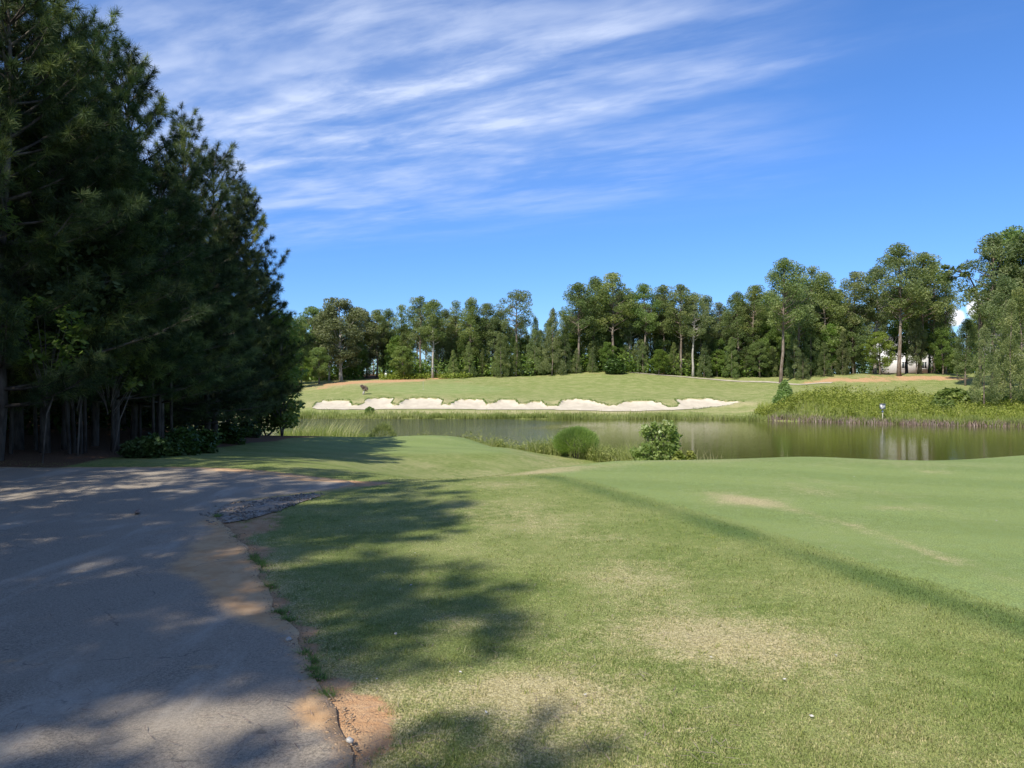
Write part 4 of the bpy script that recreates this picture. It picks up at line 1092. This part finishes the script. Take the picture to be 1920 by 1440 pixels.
# right bank weeds: leafy mass plus tall grass
mb = MB(); n = 1500
for q in range(n):
    px = r.uniform(1420, 2000); sd = shore_d(px); u = r.random() ** .9
    d = sd + .8 + u * (12 + 6 * min(1, (px - 1400) / 200)) * (0.35 + .65 * sstep(1420, 1540, px))
    x = P(px, d); g = Hs(x, d); hgt = (.5 + 1.1 * vnoise(x, d, .45)) * (0.5 + .5 * sstep(1410, 1520, px)); rr = r.uniform(.28, .6); m = int(34 * (.5 + rr))
    t0 = r.normal(.5, .18)
    leaves(mb, clump_pts((x, d, g + hgt * .55), (rr, rr, hgt * .6), m, r), .10, r, t0 + r.normal(0, .14, m), .5, .5)
o = mb.build('bank_weeds', M['weed']); tag(o, 'lush bright green weeds covering the right bank', 'weeds', kind='stuff')
n = 9000; px = r.uniform(1420, 2000, n); u = r.random(n); dd = shore_d(px) + .3 + u * 10; xx = P(px, dd)
scatter_blades('bank_grass', np.column_stack([xx, dd]), r.uniform(.5, 1.25, n) * (.55 + .45 * sstep(1410, 1520, px)), .04, M['reed'], 'tall pale grass blades standing among the right bank weeds', 'tall grass', r, .2, np.clip(r.normal(.5, .2, n), 0, 1))
# near shore: reed bed at the left, weeds along the edge, sparse stalks at the right
n = 5200; px = 528 + 170 * r.random(n) ** 1.25; dd = r.uniform(42.5, 46.5, n); xx = P(px, dd)
hh = 1.12 * r.uniform(.6, 1.25, n) * (.6 + .6 * vnoise(xx, dd, .9)) * np.interp(px, [520, 600, 650, 700], [1.1, 1.1, 1.0, .85])
scatter_blades('reed_bed', np.column_stack([xx, dd]), hh, .022, M['reed'], 'tall bright reed bed at the pond corner beside the left wood', 'reeds', r, .22, np.clip(r.normal(.42, .18, n), 0, 1))
n = 150; px = 545 + 125 * r.random(n); dd = r.uniform(43, 46, n); xx = P(px, dd)
scatter_blades('reed_plumes', np.column_stack([xx, dd]), r.uniform(1.5, 2.0, n), .035, M['reed'], 'pale feathery plumes above the reed bed', 'reeds', r, .1, np.full(n, 1.0), dirz=np.array([.16, 0, 0]))
mb = MB(); n = 0
edge = [(690,35.6),(740,35.9),(800,35.6),(860,35.4),(900,34.6),(940,33.2),(980,32.2),(1010,31.2),(1045,30.6),(1080,29.6),(1110,29.0),(1150,28.2),(1190,27.6),(1240,27.0),(1290,26.6)]
ex, ed = np.array(edge).T
n = 8600; px = r.uniform(690, 1300, n); dd = np.interp(px, ex, ed) + np.abs(r.normal(0, 1.0, n)); xx = P(px, dd)
hh = r.uniform(.12, .5, n) * np.interp(px, [690, 780, 860, 930, 1050, 1180, 1240, 1300], [.6, .6, .7, 1.2, 1.9, 1.9, 1.3, .6]) * (.5 + .9 * vnoise(xx, dd, 1.1))
scatter_blades('shore_grass', np.column_stack([xx, dd]), hh, .018, M['reed'], 'yellow green long grass along the near shore', 'long grass', r, .32, np.clip(r.normal(.5, .2, n), 0, 1))
mb = MB()
for q in range(300):
    px = r.uniform(770, 1290); d = np.interp(px, ex, ed) + abs(r.normal(0, .8)); x = P(px, d); g = Hs(x, d)
    rr = r.uniform(.10, .24); m = 34
    leaves(mb, clump_pts((x, d, g + rr * 1.5), (rr, rr, rr * 1.6), m, r), .04, r, r.normal(.6, .2) + r.normal(0, .12, m), .5, .5)
o = mb.build('shore_weeds', M['weed']); tag(o, 'small leafy yellow weeds along the near shore', 'weeds', kind='stuff')
n = 90; px = np.concatenate([r.uniform(1290, 1360, 60), r.uniform(1420, 1430, 6), r.uniform(1905, 1920, 10), r.uniform(1360, 1900, 14)]); dd = r.uniform(26, 30, n); xx = P(px, dd)
scatter_blades('dry_stalks', np.column_stack([xx, dd]), r.uniform(.5, 1.0, n), .014, M['reed'], 'thin dry stalks poking above the tee edge against the water', 'stalks', r, .12, np.full(n, .9))

# the three plants of the near shore
def dome_bush(px, d, zbase, w, h, label, seed, stem=True, mat='finebush', n=15000, ln=.15, wd=.011):
    r = np.random.default_rng(seed); x = P(px, d); e = empty('round_bush', (x, d, zbase)); tr, cr = MB(), MB()
    if stem:
        for k in range(7):
            a = k * .9; tr.tube([(math.cos(a) * .06, math.sin(a) * .06, -.15), (math.cos(a) * .2, math.sin(a) * .2, h * .3), (math.cos(a) * w * .3, math.sin(a) * w * .3, h * .62)], [.03, .022, .01], 5)
        tr.build('stem', M['darkbark'], e, smooth=True)
    dr = rand_dirs(n, r); dr[:, 2] = np.where(dr[:, 2] < -.8, -dr[:, 2], dr[:, 2])
    q = r.uniform(.55, 1, n) ** .5 * (1 + .05 * r.normal(size=n)) * (.93 + .14 * vnoise(dr[:, 0] * 3 + 5, dr[:, 1] * 3 + dr[:, 2] * 2, 1.2))
    zc = h * (.52 if stem else .30); rz = h * (.48 if stem else .70)
    c = dr * q[:, None] * np.array([w / 2, w / 2, rz]) + np.array([0, 0, zc])
    out = unit(dr * np.array([1, 1, .6]) + np.array([0, 0, .75]) + r.normal(0, .22, (n, 3)))
    tip = c + out * (ln * r.uniform(.6, 1.2, n))[:, None]
    sd = unit(np.cross(out, rand_dirs(n, r))) * wd
    v = np.stack([c - sd * .6, c + sd * .2 + out * ln * .4, tip, c - sd + out * ln * .4], 1).reshape(-1, 3)
    cr.add(v, np.arange(n * 4).reshape(n, 4), np.repeat(np.clip(.5 + r.normal(0, .2, n), 0, 1), 4))
    cr.build('foliage', M[mat], e); tag(e, label, 'bush')
zb = Z(857, 29.8)
dome_bush(1080, 29.8, zb, 1.62, 1.08, 'neat mushroom-shaped round bush on the near shore', 61)
dome_bush(718, 42.0, Hs(P(718, 42.0), 42.0) - .05, 1.55, 1.75, 'low dome of bright grassy bush behind the small tee', 62, False, 'weed', 5200, .2, .012)
d = 27.2; x = P(1232, d); zb = Z(868, d); u = d / F
def sp(px, py, rr, dy=0): return ((px - 1232) * u, dy, Z(py, d) - zb, rr * u)
r = np.random.default_rng(63); cl = []
for px, py, rr in [(1215,812,13),(1232,806,12),(1246,808,13),(1258,804,10),(1262,818,12),(1225,826,16),(1245,828,18),(1262,836,13),(1214,840,14),(1232,846,16),(1252,850,15),(1198,852,12),(1190,848,9),(1200,862,12),(1222,862,14),(1244,866,14),(1268,858,9),(1276,862,8),(1210,803,7),(1226,797,6),(1254,794,6)]:
    for dy in (-.14, .14): cl.append(sp(px + r.normal(0, 2), py, rr, dy + r.normal(0, .08)))
leafy('broadleaf_shrub', (x, d, zb), 1.3, cl, M['shrub'], M['darkbark'], 'large-leaved upright shrub with pale top leaves on the near shore', 'shrub', leaf=.066, per=230, seed=64, stems=5, rad=.02, up=.0, aspect=.6, flat=.95)
for px, lb in [(1273, 'small leafy seedling just right of the large-leaved shrub'), (1294, 'smallest leafy seedling alone at the tee edge right of the shrub')]:
    q = 26.6; leafy('leafy_seedling', (P(px, q), q, Hs(P(px, q), q)), .5, [(0, 0, Z(850, q) - Hs(P(px, q), q), .13), (.08, 0, Z(857, q) - Hs(P(px, q), q), .15), (-.08, .03, Z(862, q) - Hs(P(px, q), q), .15)], M['weed'], M['darkbark'], lb, 'seedling', leaf=.05, per=380, seed=px, rad=.012)

# ------------------------------------------------------------------ foreground turf blades
r = np.random.default_rng(71)
def turf(name, n, y0, y1, hgt, label, pw=1.9, tee=False, wid=.0034):
    y = (y0 ** (1 - pw) + r.random(n) * (y1 ** (1 - pw) - y0 ** (1 - pw))) ** (1 / (1 - pw))
    x = r.uniform(-.72, .72, n) * (y + .3)
    sdr = sd_poly(x, y, ROADR); sdt = sd_poly(x, y, TEE); sdg = sd_poly(x, y, GRAVS)
    keep = (sdr > -.05 * r.random(n)) & (sdg > .03) & (sdt < -.03 if tee else sdt > -.05)
    s = soil_at(x, y); keep &= (s + .8 * (vnoise(x, y, 9) - .5) + .6 * (vnoise(x + 5, y, 31) - .5)) < .62
    x, y = x[keep], y[keep]; m = len(x)
    dr = dry_at(x, y)
    clump = vnoise(x, y, 5.5); 
    h = hgt * r.uniform(.45, 1.25, m) * (.65 + .7 * clump) * (1.15 - .55 * np.clip(dr, 0, 1)) * (1 + 1.1 * np.exp(-np.maximum(sdr[keep], 0) / .08) + .2 * np.clip(-dr, 0, .5))
    base = np.column_stack([x, y, H(x, y) - .004]); mb = MB()
    th = r.uniform(0, 2 * PI, m); le = r.uniform(.15, 1.1, m)
    w = wid * (1 + y / 9)
    sd = np.column_stack([-np.sin(th), np.cos(th), np.zeros(m)]) * (w / 2)[:, None]
    d = np.column_stack([np.cos(th) * le, np.sin(th) * le, np.ones(m)])
    tip = base + d * h[:, None]
    v = np.stack([base - sd, base + sd, tip], 1).reshape(-1, 3)
    mb.add(v, np.arange(m * 3).reshape(m, 3), np.repeat(r.random(m), 3))
    o = mb.build(name, M['blades'], extra=dict(tee=np.repeat(np.full(m, 1.0 if tee else 0.0), 3), dry=np.repeat(dr, 3)))
    tag(o, label, 'grass', kind='stuff')
turf('rough_grass', 380000, 2.6, 15.5, .019, 'short rough grass blades between the path and the tee')
turf('tee_grass', 130000, 3.0, 12.0, .009, 'close-cut grass blades on the main tee', tee=True, wid=.003)

mb = MB(); n = 420; y = 2.8 + 9 * r.random(n) ** 1.6; x = r.uniform(-.62, .7, n) * y
k = (sd_poly(x, y, ROADS) > .05) & (sd_poly(x, y, TEE) > .15); x, y = x[k], y[k]
bx = np.repeat(x, 9) + r.normal(0, .014, len(x) * 9); by = np.repeat(y, 9) + r.normal(0, .014, len(x) * 9)
base = np.column_stack([bx, by, H(bx, by) - .003])
blades(mb, base, r.uniform(.02, .045, len(bx)), .0040, r, .55, r.random(len(bx)))
o = mb.build('grass_tufts', M['reed']); tag(o, 'scattered longer tufts standing out of the rough grass', 'grass', kind='stuff')
mb = MB(); n = 70; y = 3.2 + 13 * r.random(n); x = r.uniform(-.25, .7, n) * y; k = sd_poly(x, y, ROADS) > .1; x, y = x[k], y[k]
leaves(mb, np.column_stack([x, y, H(x, y) + .016]), .010, r, r.random(len(x)), 1.6, .55)
o = mb.build('fallen_leaves', M['stone']); tag(o, 'small pale fallen leaves scattered on the grass', 'leaves', kind='stuff')
# loose stones and a cone on the asphalt
def stone(px, py, s, label, seed, on=.0, mat='stone', name='stone', sq=(1, .8, .6)):
    r = np.random.default_rng(seed); x, y = G(px, py)
    th = np.linspace(0, PI, 7); ph = np.linspace(0, 2 * PI, 11)[:-1]
    v = [(math.sin(a) * math.cos(b), math.sin(a) * math.sin(b), math.cos(a)) for a in th[1:-1] for b in ph] + [(0, 0, 1), (0, 0, -1)]
    v = np.array(v) * (1 + r.normal(0, .12, (len(v), 1))) * np.array(sq) * s
    f = [[i * 10 + j, (i + 1) * 10 + j, (i + 1) * 10 + (j + 1) % 10, i * 10 + (j + 1) % 10] for i in range(4) for j in range(10)]
    mb = MB(); mb.add(v, f); mb.f.append(np.array([[50, j, (j + 1) % 10] for j in range(10)])); mb.f.append(np.array([[51, 40 + (j + 1) % 10, 40 + j] for j in range(10)]))
    o = mb.build(name, M[mat]); o.location = (x, y, Hs(x, y) + on + s * sq[2] * .55); o.rotation_euler = (0, 0, r.uniform(0, 6))
    tag(o, label, name.replace('_', ' ')); return o
stone(541, 1201, .022, 'pale stone at the path edge beside the exposed roots', 1, .02)
stone(656, 1402, .02, 'pale stone at the path edge below the orange soil patch', 2, .02)
stone(258, 966, .045, 'dark pine cone lying on the shaded asphalt', 3, .028, 'brown', 'pine_cone', (1.7, .7, .6))
stone(742, 1192, .012, 'tiny pale chip lying in the shaded grass', 4, .02)
r = np.random.default_rng(88); mb = MB()
for q in range(300):
    t = r.random(); k = r.integers(0, len(GRAV)); a = GRAV[k]; b = GRAV[(k + 3) % len(GRAV)]
    x, y = a + (b - a) * t + r.normal(0, .05, 2)
    if sd_poly(np.array([x]), np.array([y]), GRAVS)[0] > .05: continue
    s = r.uniform(.008, .028); mb.box((x, y, Hs(x, y) + .012 + s * .3), (s * 1.5, s, s * .8), r.uniform(0, 3), r.random())
o = mb.build('gravel', M['chips']); tag(o, 'loose gravel in the broken inner bend of the path', 'gravel', kind='stuff')
mb = MB(); mg = MB()
ed = ROADR[(ROADR[:, 1] > 2.6) & (ROADR[:, 1] < 9.5) & (ROADR[:, 0] > -4.2)]
for q in range(1500):
    x, y = ed[r.integers(0, len(ed))] + r.normal(0, .045, 2); s = r.uniform(.002, .008) * (1.5 if r.random() < .08 else 1)
    mb.box((x, y, Hs(x, y) + .016 + s * .2), (s * 1.4, s, s * .8), r.uniform(0, 3), r.random())
o = mb.build('soil_crumbs', M['crumb']); tag(o, 'grit and soil crumbs along the broken edge of the cart path', 'grit', kind='stuff')
k = r.integers(0, len(ed), 420); c = ed[k] + np.abs(r.normal(0, .035, (420, 2))) * np.array([1, .3]) - np.array([.012, 0])
k2 = (soil_at(c[:, 0], c[:, 1]) < 1.05) & (vnoise(c[:, 0], c[:, 1], 2.6) > .64); c = np.repeat(c[k2], 16, 0); c = c + r.normal(0, .016, c.shape)
blades(mg, np.column_stack([c, H(c[:, 0], c[:, 1])]), r.uniform(.022, .06, len(c)), .0042, r, .7, np.clip(r.normal(.12, .2, len(c)), 0, 1))
o = mg.build('edge_grass', M['finebush']); tag(o, 'ragged grass tufts creeping over the edge of the cart path', 'grass', kind='stuff')
# scattered pine straw and crumbs on asphalt and grass
mb = MB(); n = 1500; y = 3 + 11 * r.random(n) ** 1.5; x = r.uniform(-.7, .3, n) * y
th = r.uniform(0, PI, n); L = r.uniform(.02, .06, n); z = H(x, y) + .034
a = np.column_stack([np.cos(th) * L, np.sin(th) * L, np.zeros(n)]); b = np.column_stack([-np.sin(th), np.cos(th), np.zeros(n)]) * .002; c = np.column_stack([x, y, z])
mb.add(np.stack([c - a, c + b, c + a, c - b], 1).reshape(-1, 3), np.arange(n * 4).reshape(n, 4))
o = mb.build('pine_straw', M['brown']); tag(o, 'fallen pine needles strewn over the path and verge', 'pine straw', kind='stuff')

# ------------------------------------------------------------------ sky, sun, camera
SUN_EL = math.radians(47); TR = np.array([.56, .83])   # direction the light travels over the ground
W = bpy.data.worlds.new('World'); SC.world = W; W.use_nodes = True
nt = W.node_tree; nt.nodes.clear(); t = NT(nt)
sky = nt.nodes.new('ShaderNodeTexSky'); sky.sky_type = 'NISHITA'; sky.sun_disc = False
sky.sun_elevation = SUN_EL; sky.sun_rotation = math.atan2(-TR[0], -TR[1]) % (2 * PI)
sky.altitude = 0; sky.air_density = 1.0; sky.dust_density = .2; sky.ozone_density = 3.0
tc = nt.nodes.new('ShaderNodeTexCoord'); sp3 = t.n('ShaderNodeSeparateXYZ', i0=tc.outputs['Generated'])
X, Y, Zc = sp3.outputs
zz = t.math('MAXIMUM', Zc, .03)
u = t.math('DIVIDE', X, zz); v = t.math('DIVIDE', Y, zz)
S = t.math('ADD', t.math('MULTIPLY', u, .857), t.math('MULTIPLY', v, -.514))
Tt = t.math('ADD', t.math('MULTIPLY', u, .514), t.math('MULTIPLY', v, .857))
cv = nt.nodes.new('ShaderNodeCombineXYZ'); t.put(cv.inputs[0], t.math('MULTIPLY', S, .40)); t.put(cv.inputs[1], Tt)
nb = t.noise(cv.outputs[0], 2.1, 7, .58, .35); nf = t.noise(cv.outputs[0], 7.5, 6, .62, .4); nw = t.noise(cv.outputs[0], .9, 3, .5)
Tw = t.math('ADD', Tt, t.math('MULTIPLY', t.math('SUBTRACT', nw, .5), .5))
gauss = lambda c, w: t.math('POWER', 2.718, t.math('MULTIPLY', t.math('POWER', t.math('ABSOLUTE', t.math('DIVIDE', t.math('SUBTRACT', Tw, c), w)), 2.0), -1.0))
b1 = t.math('MULTIPLY', gauss(2.03, .17), t.ramp(S, -.15, -.75))
b2 = t.math('MULTIPLY', gauss(2.48, .14), t.ramp(S, .3, -.9))
b3 = t.math('MULTIPLY', t.math('MULTIPLY', t.ramp(Tw, .7, 1.5), t.ramp(Tw, 4.8, 2.3)), t.ramp(S, -.2, -1.5))
den = t.math('ADD', t.math('ADD', t.math('MULTIPLY', b1, .75), t.math('MULTIPLY', b2, .75)), t.math('MULTIPLY', b3, .82))
patch = t.ramp(t.noise(t.mapping(cv.outputs[0], (1.6, 1, 1)), 1.7, 4, .6), .34, .60, .4, 1.0)
tex = t.ramp(t.math('ADD', t.math('MULTIPLY', nb, .72), t.math('MULTIPLY', nf, .28)), .36, .68)
cm = t.math('MULTIPLY', den, t.math('MULTIPLY', patch, t.math('ADD', t.math('MULTIPLY', tex, .95), .16)), clamp=True)
# white cloud added to the unseen sky behind the viewer for neutral fill
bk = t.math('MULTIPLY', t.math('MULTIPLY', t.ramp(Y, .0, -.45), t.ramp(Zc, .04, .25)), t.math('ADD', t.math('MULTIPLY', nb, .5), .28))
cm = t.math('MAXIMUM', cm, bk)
# small fair weather cumulus low over the right wood
az = t.math('DIVIDE', X, t.math('MAXIMUM', Y, .05)); el = t.math('DIVIDE', Zc, t.math('MAXIMUM', Y, .05))
cn = t.noise(tc.outputs['Generated'], 34, 5, .6)
def puff(ax, ey, rx, ry):
    q = t.math('ADD', t.math('POWER', t.math('ABSOLUTE', t.math('DIVIDE', t.math('SUBTRACT', az, ax), rx)), 2.0), t.math('POWER', t.math('ABSOLUTE', t.math('DIVIDE', t.math('SUBTRACT', el, ey), ry)), 2.0))
    return t.ramp(t.math('ADD', t.math('SUBTRACT', 1.0, q), t.math('MULTIPLY', t.math('SUBTRACT', cn, .5), 1.6)), .0, .6)
pf = t.math('MAXIMUM', puff(.606, .098, .020, .018), puff(.570, .086, .018, .014))
hs = t.n('ShaderNodeHueSaturation', Color=sky.outputs[0], Saturation=1.2, Value=1.0)
skyc = t.mix(1.0, hs.outputs[0], (.68, .77, .98), 'MULTIPLY')
skyc = t.mix(1.0, skyc, t.mix(t.ramp(Zc, .0, .42), (.60, .76, .95), (1.0, 1.0, 1.0)), 'MULTIPLY')
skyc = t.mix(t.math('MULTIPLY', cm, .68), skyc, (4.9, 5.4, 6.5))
skyc = t.mix(t.math('MULTIPLY', pf, t.ramp(Y, .0, .1)), skyc, (5.9, 6.1, 6.5))
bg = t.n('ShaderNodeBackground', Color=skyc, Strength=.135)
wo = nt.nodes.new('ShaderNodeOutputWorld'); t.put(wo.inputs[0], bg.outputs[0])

L = bpy.data.lights.new('sun', 'SUN'); L.energy = 4.9; L.angle = math.radians(.53); L.color = (1.0, .94, .84)
so = bpy.data.objects.new('sun', L); COL.objects.link(so)
dv = Vector((TR[0] * math.cos(SUN_EL), TR[1] * math.cos(SUN_EL), -math.sin(SUN_EL)))
so.rotation_euler = dv.to_track_quat('-Z', 'Y').to_euler(); so.location = (-30, -20, 40)

cam = bpy.data.cameras.new('camera'); cam.sensor_width = 36; cam.lens = 36 * F / 1920; cam.clip_end = 6000; cam.clip_start = .05
co = bpy.data.objects.new('camera', cam); COL.objects.link(co); co.location = (0, 0, EYE); co.rotation_euler = (PI / 2, 0, 0)
SC.camera = co
vs = SC.view_settings; vs.view_transform = 'Standard'; vs.look = 'None'; vs.exposure = .45; vs.gamma = 1
SC.render.engine = 'CYCLES'
cy = SC.cycles; cy.max_bounces = 6; cy.diffuse_bounces = 3; cy.glossy_bounces = 2; cy.transmission_bounces = 3; cy.transparent_max_bounces = 4
cy.use_denoising = True; cy.caustics_reflective = False; cy.caustics_refractive = False
